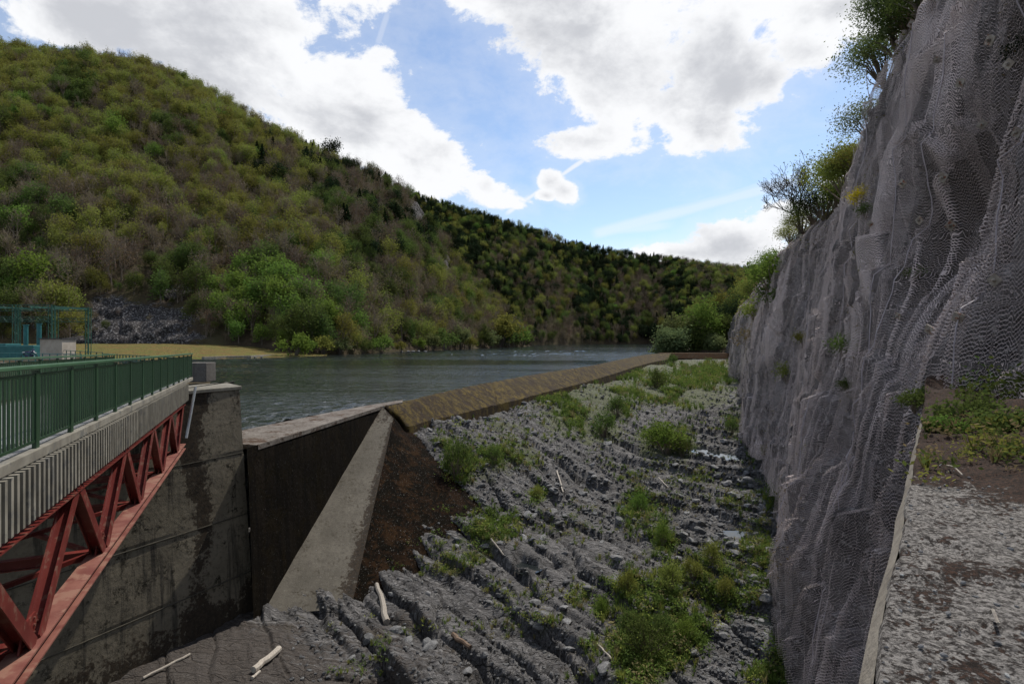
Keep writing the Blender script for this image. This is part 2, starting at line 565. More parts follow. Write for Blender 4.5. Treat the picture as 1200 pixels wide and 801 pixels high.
abut_mat = concrete_mat("abutment_concrete", (0.135, 0.115, 0.082), (0.20, 0.172, 0.125), (0.018, 0.017, 0.016), (0.04, 0.034, 0.022), 0.58, 0.8, 0.53, speck=0.12)
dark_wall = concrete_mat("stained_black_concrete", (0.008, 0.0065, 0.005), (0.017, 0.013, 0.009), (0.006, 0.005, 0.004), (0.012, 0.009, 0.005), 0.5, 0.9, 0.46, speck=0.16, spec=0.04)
crest_top = concrete_mat("crest_concrete", (0.13, 0.112, 0.095), (0.19, 0.168, 0.145), (0.06, 0.045, 0.035), (0.07, 0.042, 0.026), 0.52, 0.3, speck=0.4)
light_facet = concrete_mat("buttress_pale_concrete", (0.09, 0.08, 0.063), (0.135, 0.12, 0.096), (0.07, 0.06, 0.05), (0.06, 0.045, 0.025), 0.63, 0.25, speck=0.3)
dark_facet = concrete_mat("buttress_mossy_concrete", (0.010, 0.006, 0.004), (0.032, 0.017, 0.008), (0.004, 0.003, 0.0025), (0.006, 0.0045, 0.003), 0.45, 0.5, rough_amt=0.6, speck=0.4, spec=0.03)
moss_crest = concrete_mat("mossy_crest", (0.050, 0.034, 0.007), (0.105, 0.072, 0.013), (0.022, 0.014, 0.007), (0.028, 0.017, 0.007), 0.46, 0.7, 0.48, speck=0.28)
end_crest = concrete_mat("rusty_crest", (0.08, 0.05, 0.03), (0.11, 0.07, 0.04), (0.05, 0.03, 0.02), (0.09, 0.045, 0.02), 0.45, 0.4, speck=0.1)
strip_conc = concrete_mat("coping_concrete", (0.19, 0.165, 0.135), (0.27, 0.24, 0.195), (0.11, 0.09, 0.07), None, 0.5, 0.3, speck=0.3)


def ledge_material():
    m, n, out = new_mat("lichen_concrete")
    tc = n.new('ShaderNodeTexCoord').outputs['Object']
    v = n.scale(tc, (1.0, 1.0, 1.0))
    a = n.noise(v, 1.2, 6, 0.6)
    gr = n.noise(v, 26, 7, 0.8)
    c = n.mix(n.ss(gr, 0.40, 0.60), (0.06, 0.054, 0.05), (0.27, 0.25, 0.228))
    c = n.mix(n.ss(n.noise(v, 24, 6, 0.75), 0.52, 0.57), c, (0.028, 0.023, 0.02))
    # moss cushions: red-brown, denser away from the edge of the ledge and towards the cliff
    at = n.new('ShaderNodeAttribute', attribute_name='moss')
    mo = n.m('ADD', n.m('ADD', n.m('MULTIPLY', n.noise(v, 2.2, 4, 0.6, 0.2), 0.5), n.m('MULTIPLY', n.noise(v, 20, 6, 0.7, 0.2), 0.5)), n.m('MULTIPLY', at.outputs['Fac'], 0.5))
    mm = n.ss(mo, 0.54, 0.565)
    mc = n.mix(n.ss(n.noise(v, 30, 3, 0.7), 0.4, 0.65), (0.016, 0.011, 0.008), (0.06, 0.032, 0.021))
    c = n.mix(mm, c, mc)
    h = n.m('ADD', n.m('ADD', n.m('MULTIPLY', gr, 0.8), a), n.m('MULTIPLY', mm, 0.5))
    principled(n, out, c, 0.95, n.bump(h, 0.9, 0.035), spec=0.2)
    return m


def rock_material(name, c1, c2, c3, scale=1.0, veg=True, stri=False):
    m, n, out = new_mat(name)
    tc = n.new('ShaderNodeTexCoord').outputs['Object']
    w = n.scale(tc, (scale, scale, scale))
    a = n.noise(w, 0.6, 8, 0.6, 0.3)
    b = n.noise(w, 4.0, 8, 0.68, 0.2)
    g = n.noise(w, 22.0, 4, 0.7)
    c = n.mix(n.ss(a, 0.32, 0.66), c1, c2)
    c = n.mix(n.m('MULTIPLY', n.ss(b, 0.52, 0.66), 0.8), c, c3)
    c = n.mix(n.m('MULTIPLY', n.ss(n.noise(w, 9.0, 5, 0.7), 0.56, 0.64), 0.55), c, tuple(x * 0.35 for x in c1))
    if stri:      # foliation of the schist, along the slabs
        rot = n.new('ShaderNodeMapping'); rot.inputs['Rotation'].default_value = (0, 0, math.atan2(0.80, 0.60))
        rot.inputs['Scale'].default_value = (0.35, 4.5, 1.5)
        n.put(rot.inputs['Vector'], tc)
        st_ = n.noise(rot.outputs[0], 1.3, 7, 0.65, 0.5)
        c = n.mix(n.m('MULTIPLY', n.ss(st_, 0.5, 0.62), 0.55), c, tuple(x * 0.45 for x in c1))
        c = n.mix(n.m('MULTIPLY', n.ss(st_, 0.44, 0.36), 0.5), c, c3)
        b = n.m('ADD', n.m('MULTIPLY', b, 0.55), n.m('MULTIPLY', st_, 0.45))
        wob = n.new('ShaderNodeTexNoise'); n.put(wob.inputs['Vector'], tc); wob.inputs['Scale'].default_value = 1.5
        cm = n.new('ShaderNodeMapping'); cm.inputs['Rotation'].default_value = (0, 0, math.atan2(0.80, 0.60)); cm.inputs['Scale'].default_value = (0.45, 1.7, 0.8)
        n.put(cm.inputs['Vector'], n.vm('ADD', tc, n.scale(wob.outputs['Color'], (0.5, 0.5, 0.5))))
        ve = n.voro(cm.outputs[0], 1.0, 'DISTANCE_TO_EDGE').outputs['Distance']
        ve2 = n.voro(cm.outputs[0], 3.1, 'DISTANCE_TO_EDGE').outputs['Distance']
        ck = n.m('MULTIPLY', n.ss(ve, 0.0, 0.045), n.m('ADD', 0.4, n.m('MULTIPLY', n.ss(ve2, 0.0, 0.05), 0.6)))
        c = n.mix(n.m('SUBTRACT', 1.0, ck), c, (0.022, 0.020, 0.018))
        extra_h = n.m('MULTIPLY', ck, 0.35)
    if veg:
        at = n.new('ShaderNodeAttribute', attribute_name='veg')
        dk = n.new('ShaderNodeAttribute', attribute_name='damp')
        vm_ = n.ss(n.m('ADD', at.outputs['Fac'], n.m('MULTIPLY', n.m('SUBTRACT', b, 0.5), 1.6)), 0.35, 0.75)
        vc = n.mix(n.ss(g, 0.4, 0.6), (0.05, 0.055, 0.02), (0.095, 0.11, 0.035))
        c = n.mix(n.m('MULTIPLY', vm_, 0.75), c, vc)
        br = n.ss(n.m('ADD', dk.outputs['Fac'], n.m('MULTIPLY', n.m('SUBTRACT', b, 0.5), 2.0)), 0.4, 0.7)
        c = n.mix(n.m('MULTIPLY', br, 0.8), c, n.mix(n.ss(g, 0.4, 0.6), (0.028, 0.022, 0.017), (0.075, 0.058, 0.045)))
    h = n.m('ADD', n.m('MULTIPLY', b, 1.0), n.m('MULTIPLY', g, 0.35))
    if stri:
        h = n.m('ADD', h, extra_h)
    principled(n, out, c, 0.85, n.bump(h, 1.0, 0.16 / scale), spec=0.35)
    return m


floor_rock = rock_material("gorge_rock", (0.058, 0.054, 0.052), (0.125, 0.118, 0.114), (0.25, 0.238, 0.228), stri=True)
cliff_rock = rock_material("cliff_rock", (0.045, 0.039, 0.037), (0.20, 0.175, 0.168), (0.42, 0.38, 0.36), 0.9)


def hill_material(name):
    m, n, out = new_mat(name)
    tc = n.new('ShaderNodeTexCoord').outputs['Object']
    a = n.noise(tc, 0.05, 8, 0.65)
    b = n.noise(tc, 0.35, 8, 0.7, 0.3)
    g = n.noise(tc, 1.6, 4, 0.65)
    c = n.mix(n.ss(a, 0.4, 0.6), (0.05, 0.036, 0.022), (0.06, 0.05, 0.024))
    c = n.mix(n.ss(b, 0.52, 0.66), c, (0.085, 0.06, 0.035))
    at = n.new('ShaderNodeAttribute', attribute_name='rock')
    gr = n.new('ShaderNodeAttribute', attribute_name='grass')
    rk = n.ss(n.m('ADD', at.outputs['Fac'], n.m('MULTIPLY', n.m('SUBTRACT', b, 0.5), 1.5)), 0.4, 0.6)
    rc = n.mix(n.ss(g, 0.50, 0.66), (0.035, 0.031, 0.03), (0.24, 0.225, 0.215))
    c = n.mix(rk, c, rc)
    gc = n.mix(n.ss(n.noise(n.scale(tc, (0.4, 1, 1)), 0.5, 8, 0.75), 0.42, 0.58), (0.17, 0.105, 0.035), (0.12, 0.125, 0.03))
    gc = n.mix(n.m('MULTIPLY', n.ss(g, 0.5, 0.6), 0.6), gc, (0.05, 0.045, 0.02))
    c = n.mix(n.ss(gr.outputs['Fac'], 0.3, 0.6), c, gc)
    principled(n, out, c, 0.95, n.bump(n.m('ADD', b, g), 0.9, 0.8), spec=0.15)
    return m


hill_mat = hill_material("hillside_litter")


def water_material():
    m, n, out = new_mat("lake_water")
    tc = n.new('ShaderNodeTexCoord').outputs['Object']
    v1 = n.scale(tc, (1.0, 1.9, 1))
    w1 = n.noise(v1, 0.55, 3, 0.55, 0.6)
    w2 = n.noise(v1, 2.4, 3, 0.55, 0.4)
    w3 = n.noise(n.scale(tc, (0.5, 1.0, 1)), 0.12, 3, 0.5)
    gust = n.ss(n.noise(n.scale(tc, (0.35, 1.5, 1)), 0.028, 5, 0.6, 0.6), 0.35, 0.68)
    h = n.m('ADD', n.m('MULTIPLY', w1, 1.0), n.m('MULTIPLY', w2, 0.35))
    h = n.m('ADD', n.m('MULTIPLY', h, n.m('ADD', n.m('MULTIPLY', gust, 0.75), 0.3)), n.m('MULTIPLY', w3, 0.6))
    p = principled(n, out, (0.016, 0.022, 0.022), n.m('ADD', n.m('MULTIPLY', gust, 0.03), 0.03), n.bump(h, 1.0, 0.22), spec=0.5)
    p.inputs['IOR'].default_value = 1.33
    return m


water_mat = water_material()
pm, pn, pout = new_mat("pool_water")
ptc = pn.new('ShaderNodeTexCoord').outputs['Object']
principled(pn, pout, (0.015, 0.018, 0.018), 0.04, pn.bump(pn.noise(ptc, 6, 2), 0.08, 0.02), spec=0.5)
pool_mat = pm

# ------------------------------------------------------------------ GORGE FLOOR
ctrl = [P(945, 801, -13), P(700, 801, -13.1), P(480, 801, -13.0), P(600, 700, -12.6), P(750, 700, -12.8), P(870, 700, -12.9),
        P(830, 620, -12.4), P(700, 640, -12.2), P(600, 620, -11.9), P(385, 704, -12.7), P(305, 715, -12.9), P(450, 668, -12.3),
        P(555, 612, -11.0), P(640, 570, -11.3), P(700, 530, -11.1), P(740, 500, -10.5), P(770, 465, -9.7), P(795, 440, -9.0), P(802, 435, -8.8),
        P(930, 700, -12.9), P(900, 600, -12.2), P(885, 540, -11.4), P(870, 480, -10.2), P(860, 450, -9.2), P(856, 435, -8.7),
        P(820, 540, -11.5), P(810, 480, -10.3), P(830, 450, -9.3),
        P(480, 500, -6.9), P(525, 490, -7.1), P(604, 471, -7.4), P(685, 450, -7.4), P(760, 427, -7.2), P(800, 421, -7.4), P(850, 421, -7.4),
        P(560, 545, -9.2), P(640, 510, -9.3), P(700, 478, -8.9), P(752, 448, -8.4),
        np.array([-12.0, 50, -8.5]), np.array([-8, 66, -9]), np.array([0, 88, -9]), np.array([14, 125, -9]), np.array([48, 225, -9]), np.array([80, 240, -9]),
        np.array([-25, 30, -13]), np.array([-24, 12, -13.4]), np.array([-6, 10, -13.4]), np.array([6, 10, -13.5]),
        np.array([-14, 22, -12.9]), np.array([-20, 45, -12]), np.array([20, 12, -13.5]), np.array([40, 50, -12]), np.array([60, 90, -10.5]), np.array([95, 180, -8.5])]
ctrl = np.array(ctrl)


def tps_fit(pts):
    x = np.stack([pts[:, 0] / 20, np.log(pts[:, 1]) * 3], 1)
    d = np.linalg.norm(x[:, None] - x[None], axis=-1)
    K = np.where(d > 0, d * d * np.log(d + 1e-9), 0) + np.eye(len(x)) * 0.01
    Pm = np.hstack([np.ones((len(x), 1)), x])
    A = np.block([[K, Pm], [Pm.T, np.zeros((3, 3))]])
    return x, np.linalg.solve(A, np.concatenate([pts[:, 2], np.zeros(3)]))


_tx, _tw = tps_fit(ctrl)


def floor_base(X, Y):
    sh = X.shape
    q = np.stack([X.ravel() / 20, np.log(np.maximum(Y.ravel(), 1)) * 3], 1)
    out = _tw[-3] + q @ _tw[-2:]
    for i in range(len(_tx)):
        d2 = ((q - _tx[i]) ** 2).sum(1)
        out = out + _tw[i] * 0.5 * d2 * np.log(d2 + 1e-12)
    return out.reshape(sh)


SD = (0.60, -0.80)     # strike of the rock slabs, running down-valley


def slab(u, w, su, sw, seed):
    f1, f2, ddx, ddy, h1, h2 = voronoi(u / su + 0.35 * h_w(u, w, seed), w / sw, seed)
    tilt = (ddy * 1.1 + ddx * (h2 - 0.5) * 0.5)
    crack = sstep(0.0, 0.14, f2 - f1)
    return (h1 - 0.5) * 0.8 + tilt - 0.45 * (1 - crack)


def h_w(u, w, seed):
    return vnoise(w * 0.7, u * 0.08, seed + 9)


pools = []   # filled below: x, y, rx, ry, level, depth


def floor_disp(X, Y, Zb):
    wx = fbm(X * 0.10, Y * 0.10, 3, 3) * 1.3
    wy = fbm(X * 0.10, Y * 0.10, 5, 3) * 1.3
    u = (X + wx) * SD[0] + (Y + wy) * SD[1]
    w = -(X + wx) * SD[1] + (Y + wy) * SD[0]
    w = w + fbm(u * 0.05, w * 0.05, 8, 2) * 1.6 + 0.25 * fbm(u * 0.6, w * 0.9, 18, 2)
    big_ = slab(u, w, 9.0, 2.3, 11)
    med = slab(u, w, 3.2, 0.85, 23)
    sml = slab(u + 0.3 * med, w, 0.95, 0.38, 41)
    tin = slab(u, w, 0.36, 0.2, 57)
    zone = fbm(X * 0.09 + 4, Y * 0.09, 77, 3)                  # slabby or rubbly
    rub = sstep(0.05, 0.4, zone)
    slope = sstep(-11.0, -9.8, Zb) * sstep(26, 36, Y)          # bank under the weir: broken rock
    rub = np.maximum(rub, slope)
    # lower left apron: smooth, silted
    apron = sstep(27.0, 23.0, Y + X * 0.25 + 2.2) * sstep(-7.5, -10.5, X + (Y - 22) * 0.2)
    apron = np.maximum(apron, sstep(22.5, 20.5, Y) * sstep(-3.0, -5.0, X))
    farflat = sstep(75, 120, Y)
    def saw(per, sd_, sharp=0.82):
        q = w / per + 0.9 * vnoise(u * 0.11, w * 0.25, sd_) + 0.25 * vnoise(u * 0.5, w * 0.6, sd_ + 1)
        fr = 1 - (q - np.floor(q))
        am = 0.35 + 0.65 * _h(np.floor(q), np.floor(q) * 0, np.floor(q) * 0, sd_ + 2)
        return am * (np.where(fr < sharp, fr / sharp, (1 - fr) / (1 - sharp)) - 0.5)
    cut = sstep(0.25, -0.05, rub)
    g1 = 0.35 + 0.9 * sstep(-0.25, 0.35, fbm(X * 0.17, Y * 0.17, 301, 3)); g2 = 0.3 + 1.0 * sstep(-0.3, 0.3, fbm(X * 0.3, Y * 0.3, 305, 3))
    f1b, f2b, _a, _b, hb1, hb2 = voronoi(u / 7.5 + 0.3 * h_w(u, w, 401), w / 2.3, 401)
    blocks = (hb1 - 0.5) * 1.0 + 0.55 * (-_b) + 0.3 * (hb2 - 0.5) * _a - 0.5 * (1 - sstep(0, 0.10, f2b - f1b))
    f1b, f2b, _a, _b, hb1, hb2 = voronoi(u / 1.7 + 0.3 * h_w(u, w, 411), w / 0.7, 411)
    blocks2 = (hb1 - 0.5) * 1.0 - 0.5 * _b - 0.4 * (1 - sstep(0, 0.12, f2b - f1b))
    h = 0.78 * g1 * saw(3.9, 201, 0.9) * (1 - 0.45 * slope) + 0.20 * g2 * saw(1.2, 211, 0.88) + 0.05 * g2 * saw(0.42, 221, 0.8) + 0.50 * blocks * (1 - 0.4 * slope) + 0.13 * blocks2 + 0.04 * med + (0.012 + 0.12 * rub) * sml + (0.003 + 0.04 * rub) * tin
    h += 0.22 * fbm(X * 0.35, Y * 0.35, 91, 3) + (0.03 + 0.05 * rub) * fbm(X * 3, Y * 3, 95, 3)
    h *= (1 - 0.72 * apron) * (1 - 0.62 * farflat)
    return h, apron, rub, farflat, slope


veg_patches = [  # px, py, rx, ry, strength   (where the gorge floor is green)
    (757, 762, 34, 36, 1.3), (805, 745, 22, 22, 1.1), (705, 718, 9, 9, 1.1), (735, 690, 20, 15, .8), (785, 690, 26, 22, .8), (850, 700, 30, 20, .8),
    (832, 668, 30, 18, .7), (926, 740, 13, 38, 1.2), (918, 792, 36, 12, 1.1), (750, 597, 18, 18, 1.1), (776, 632, 12, 18, 1.1), (582, 535, 24, 9, 1.0),
    (538, 548, 18, 20, 1.1), (630, 580, 8, 10, .8), (575, 618, 32, 18, .8), (677, 700, 12, 12, .6), (782, 520, 30, 16, 1.4), (700, 505, 26, 12, 1.3),
    (672, 482, 30, 20, .9), (722, 480, 16, 12, 1.1), (806, 468, 40, 9, 1.0), (828, 442, 34, 8, 1.6), (790, 446, 26, 6, 1.1), (765, 460, 24, 8, 1.0),
    (913, 582, 16, 22, 1.1), (888, 530, 13, 11, .8), (885, 640, 18, 26, .7), (903, 655, 16, 30, .8), (650, 468, 26, 7, .8), (600, 500, 20, 8, .5),
    (705, 460, 40, 10, 1.0), (740, 440, 25, 7, 1.0), (560, 655, 14, 8, .6), (528, 665, 15, 8, .6), (610, 540, 25, 10, .6), (860, 500, 12, 10, .9),
    (640, 730, 12, 8, .3), (690, 760, 10, 8, .4), (590, 520, 50, 14, .35), (860, 590, 16, 10, .7), (735, 560, 20, 8, .4), (820, 560, 16, 6, .5), (520, 520, 14, 10, .5), (808, 427, 40, 3, 1.2), (835, 434, 34, 5, 1.5), (800, 455, 40, 8, .8)]


def veg_field(X, Y, Z):
    px = 600 + F * X / Y
    py = HZ - F * Z / Y
    v = np.zeros(X.shape)
    for a, b, c, d, s in veg_patches:
        v = np.maximum(v, s * np.exp(-((px - a) / (c * 1.15)) ** 2 - ((py - b) / (d * 1.15)) ** 2))
    return v


NC, NR = 760, 660
pxs = np.linspace(-120, 1010, NC)
ys = np.exp(np.linspace(math.log(10.0), math.log(235.0), NR))
PXg, Yg = np.meshgrid(pxs, ys)
Xg = (PXg - 600) / F * Yg
Zb = floor_base(Xg, Yg)
Hd, apron, rub, farflat, slopem = floor_disp(Xg, Yg, Zb)
pool_px = [(862, 628, -12.55, 1.0, 0.9), (850, 533, -11.75, 1.6, 2.1), (822, 527, -11.75, 1.2, 1.6), (742, 592, -11.9, 2.2, 0.8), (618, 664, -12.35, 0.6, 0.7),
           (897, 733, -13.0, 0.45, 0.5), (868, 572, -12.1, 1.0, 0.6)]
Zg = Zb + Hd
for a, b, z, rx, ry in pool_px:
    c = P(a, b, z)
    # true ground level there
    gz = float(floor_base(np.array([c[0]]), np.array([c[1]]))[0])
    lvl = gz - 0.16
    c = P(a, b, lvl)
    pools.append((c[0], c[1], rx, ry, lvl))
    dd = np.sqrt(((Xg - c[0]) / rx) ** 2 + ((Yg - c[1]) / ry) ** 2) + fbm(Xg * 0.9, Yg * 0.9, 31, 3) * 0.6
    k = sstep(1.35, 0.75, dd)
    Zg = Zg * (1 - k) + (lvl - 0.22) * k
vegm = veg_field(Xg, Yg, Zg)
Vn = fbm(Xg * 0.8, Yg * 0.8, 63, 4)
vegA = np.clip(vegm * 1.2 + Vn * 0.65 + 0.02 + 0.12 * slopem + 0.2 * sstep(60, 120, Yg) + 0.1 * sstep(120, 160, Yg), 0, 1.2)
dampA = np.clip(0.18 + 0.5 * fbm(Xg * 0.4, Yg * 0.4, 73, 4) + apron * 0.8 + sstep(30, 24, Yg) * sstep(0, -6, Xg) * 0.5 * (Vn + .4), 0, 1)
Pf = np.stack([Xg, Yg, Zg], -1)
floor_me = grid_mesh("gorge_floor", Pf, floor_rock, smooth=True, attrs={'veg': vegA, 'damp': dampA}, flip=False)
gf = link(bpy.data.objects.new("gorge_floor", floor_me))
tag(gf, "grey slabby rock bed of the dry spillway channel below the weir", kind='structure')

PYg = HZ - F * Zg / Yg


def hit(px, py):
    """first point of the gorge floor seen at a photo pixel"""
    j = int(np.clip(round((px - pxs[0]) / (pxs[1] - pxs[0])), 0, NC - 1))
    col = PYg[:, j]
    i = int(np.argmax(col <= py))
    if col[i] > py: return None
    return Vector((Xg[i, j], Yg[i, j], Zg[i, j]))


for i, (x, y, rx, ry, lvl) in enumerate(pools):
    mb = MB()
    k = 26
    mb.poly([(x + rx * 1.35 * (1 + .12 * math.sin(3 * t + i)) * math.cos(t), y + ry * 1.35 * (1 + .12 * math.cos(2 * t + i)) * math.sin(t), lvl)
             for t in (2 * math.pi * q / k for q in range(k))])
    o = mb.build("rock_pool", pool_mat)
    tag(o, ["small still pool with blue sky in it beside the bank of loose stones", "long shallow pool in the middle of the channel below the far green shrubs",
            "shallow pool just beyond the big green shrub clump in the channel", "thin sheet of water lying along a rock slab in mid channel",
            "tiny puddle in a notch between slabs below the mossy buttress", "little puddle near the foot of the netted cliff, close to the bright grass",
            "narrow puddle under a dark slab near the cliff foot"][i], kind='structure')

# ------------------------------------------------------------------ CLIFF + NET
top_ctrl_Y = np.array([0, 8, 14, 21.6, 28, 35, 45, 55, 68, 90, 130, 180, 260])
top_ctrl_Z = np.array([12.5, 13.5, 13.5, 13.2, 13.0, 12.0, 11.2, 11.0, 10.2, 9.8, 9.8, 10.0, 9.5])


def cliff_macro(Y, Z):
    """X of the mean cliff surface"""
    X = 3.3 + 0.365 * Y + 0.20 * (Z + 13)
    X = X + 0.9 * np.sin(Y * 0.16 + 1.0) * sstep(10, 30, Y) + 0.02 * Y * vnoise(Y * 0.05, Z * 0.06, 5)
    X = X + 1.2 * vnoise(Y * 0.13, Z * 0.12, 15) + 0.7 * vnoise(Y * 0.3, Z * 0.22, 16)
    return X


def block_relief(Y, Z):
    cu = Y * 0.9 + Z * 0.25; cw = Z - Y * 0.15
    f1, f2, a1, a2, h1, h2 = voronoi(cu / 1.6 + 0.5 * vnoise(cu * .3, cw * .3, 6), cw / 3.6, 71)
    return (h1 - 0.5) * 0.75 + a1 * 0.6 + 0.25 * a2


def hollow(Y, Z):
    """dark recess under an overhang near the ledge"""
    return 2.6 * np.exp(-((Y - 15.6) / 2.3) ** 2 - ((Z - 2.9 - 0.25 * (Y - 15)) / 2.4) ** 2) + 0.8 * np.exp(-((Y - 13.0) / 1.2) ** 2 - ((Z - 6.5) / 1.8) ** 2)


NCc, NRc = 900, 300
cy = np.exp(np.linspace(math.log(3.5), math.log(262.0), NCc))
vv = np.linspace(0, 1, NRc)
CY, VV = np.meshgrid(cy, vv)
topZ = np.interp(CY, top_ctrl_Y, top_ctrl_Z) + 0.8 * vnoise(CY * 0.25, CY * 0, 2) + 0.5 * vnoise(CY * 0.9, CY * 0, 4)
base_z = -15.0
tv = np.clip(VV / 0.88, 0, 1)
CZ = base_z + (topZ - base_z) * tv
extra = np.clip((VV - 0.88) / 0.12, 0, 1)
CX = cliff_macro(CY, CZ) + hollow(CY, CZ)
# rock relief: steep cleavage slabs running down the face
cu = CY * 0.9 + CZ * 0.25; cw = CZ - CY * 0.15
f1, f2, a1, a2, h1, h2 = voronoi(cu / 1.6 + 0.5 * vnoise(cu * .3, cw * .3, 6), cw / 3.6, 71)
r1 = block_relief(CY, CZ) - 0.25 * (1 - sstep(0, 0.12, f2 - f1))
f1, f2, a1, a2, h1, h2 = voronoi(cu / 0.55, cw / 1.2, 83)
r2 = (h1 - 0.5) * 0.22 + a1 * 0.25 - 0.1 * (1 - sstep(0, 0.15, f2 - f1))
rel = 1.0 * r1 + 0.9 * r2 + 0.4 * fbm(cu * 1.1, cw * 0.5, 33, 5)
round_top = sstep(0.80, 0.88, VV)
CX = CX - rel * (1 - 0.3 * round_top) + 1.0 * round_top ** 2
CX = CX + extra * 26
CZ = CZ + extra * (14 + 2.5 * fbm(CY * 0.1, extra * 3, 8, 3)) + 0.25 * rel
cveg = np.clip(sstep(0.84, 0.9, VV) * 1.2 + sstep(60, 130, CY) * 0.35 + 0.5 * fbm(CY * 0.12, CZ * 0.1, 21, 3) + 0.25 * sstep(-11, -13, CZ), 0, 1)
cdamp_shade = np.clip(0.5 * fbm(CY * 0.3, CZ * 0.05, 29, 3) + 0.25 * extra + 0.8 * hollow(CY, CZ), 0, 1)  # damp streaks; hollow's shade also painted into the rock colour, occlusion being too weak
cl_me = grid_mesh("cliff", np.stack([CX, CY, CZ], -1), cliff_rock, smooth=False, attrs={'veg': cveg, 'damp': cdamp_shade}, flip=True)
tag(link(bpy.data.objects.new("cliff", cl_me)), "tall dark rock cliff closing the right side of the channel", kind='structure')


def net_x(Y, Z, fold=True, want=False):
    X = cliff_macro(Y, Z) + 0.72 * hollow(Y, Z) - 0.40 - 0.75 * block_relief(Y + 0.12, Z)
    if fold:
        s = Y + 0.12 * Z + 2.6 * vnoise(Y * 0.16, Z * 0.13, 44) + 0.9 * vnoise(Y * 0.5, Z * 0.3, 45)
        w = np.minimum(1.0, 14.0 / Y + 0.35)
        f = 0
        for sc, am, sd_ in ((0.42, 0.34, 51), (0.95, 0.26, 53), (2.1, 0.16, 55), (4.2, 0.08, 57)):
            r = vnoise(s * sc, Z * 0.045 + s * 0.0, sd_)
            rg = np.exp(-(r / 0.045) ** 2)            # narrow pleats
            gate = sstep(-0.15, 0.3, vnoise(s * sc * 0.8 + 3, Z * 0.22, sd_ + 7) + 0.06)
            f = f + am * rg * gate
        X = X - f * 0.7 - 0.22 * fbm(Y * 0.8, Z * 0.5, 47, 5)
        if want:
            return X, f
    return X


NCn, NRn = 1500, 260
ny = np.exp(np.linspace(math.log(5.0), math.log(200.0), NCn))
NYg, NVg = np.meshgrid(ny, np.linspace(0, 1, NRn))
ntop = np.interp(NYg, top_ctrl_Y, top_ctrl_Z) + 0.8 * vnoise(NYg * 0.25, NYg * 0, 2) + 0.5 * vnoise(NYg * 0.9, NYg * 0, 4) - 0.9
nbot = np.interp(NYg, [5, 20, 30, 40, 60, 100, 200], [-11.8, -12.3, -12.0, -11.4, -10.4, -9, -8]) + 0.9 * vnoise(NYg * 0.4, NYg * 0, 3)
NZ = nbot + (ntop - nbot) * NVg
NX, NF = net_x(NYg, NZ, True, True)
NX = NX + 0.6 * sstep(0.95, 1.0, NVg)
NF = np.clip(NF / 0.24, 0, 1.3) * (0.6 + 0.8 * (0.5 + vnoise(NYg * 0.4, NZ * 0.5, 91)))
net_P = np.stack([NX, NYg, NZ], -1)
seg = np.linalg.norm(np.diff(net_P[NRn // 2], axis=0)[:, [1]] * 1.07, axis=1)
uarc = np.concatenate([[0], np.cumsum(seg)])
seg3 = np.linalg.norm(np.diff(net_P, axis=1), axis=-1)
uc = np.concatenate([np.zeros((NRn, 1)), np.cumsum(seg3, axis=1)], 1)
uc = 0.35 * uc + 0.65 * uarc[None]       # pleats bunch the mesh a little
seg4 = np.linalg.norm(np.diff(net_P, axis=0), axis=-1)
vc = np.concatenate([np.zeros((1, NCn)), np.cumsum(seg4, axis=0)], 0)
net_uv = np.stack([uc, vc], -1)


def net_material():
    m, n, out = new_mat("wire_mesh")
    uv = n.new('ShaderNodeUVMap', uv_map='UVMap').outputs[0]
    wob = n.new('ShaderNodeTexNoise'); n.put(wob.inputs['Vector'], uv); wob.inputs['Scale'].default_value = 1.2
    sp = n.new('ShaderNodeSeparateXYZ')
    wv = n.vm('ADD', uv, n.scale(n.vm('SUBTRACT', wob.outputs['Color'], (0.5, 0.5, 0.5)), (0.12, 0.12, 0)))
    n.put(sp.inputs[0], wv)
    u, v = sp.outputs[0], sp.outputs[1]
    s = 0.09

    def fam(a, b, th, per):
        q = n.m('FRACT', n.m('DIVIDE', n.m('ADD', n.m('MULTIPLY', u, a), n.m('MULTIPLY', v, b)), per))
        return n.m('LESS_THAN', q, th)
    pl = n.new('ShaderNodeAttribute', attribute_name='pleat')
    plf = n.ss(pl.outputs['Fac'], 0.1, 1.0)
    al = n.m('MAXIMUM', fam(0.55, 1.0, n.m('ADD', 0.105, n.m('MULTIPLY', plf, 0.26)), s), fam(-1.0, 0.85, n.m('ADD', 0.05, n.m('MULTIPLY', plf, 0.20)), s))
    col = n.mix(n.noise(uv, 0.6, 4, 0.6), (0.50, 0.405, 0.375), (0.72, 0.595, 0.555))
    principled(n, out, col, 0.65, None, 0.0, 0.3, alpha=al)
    return m


net_mat = net_material()
net = empty("rockfall_net", (15, 25, 0))
tag(net, "grey wire rockfall mesh draped in long pleats over the cliff", "net")
no = bpy.data.objects.new("mesh_sheet", grid_mesh("mesh_sheet", net_P - np.array([15, 25, 0]), net_mat, smooth=True, uv=net_uv, flip=True, attrs={'pleat': NF}))
link(no, net)
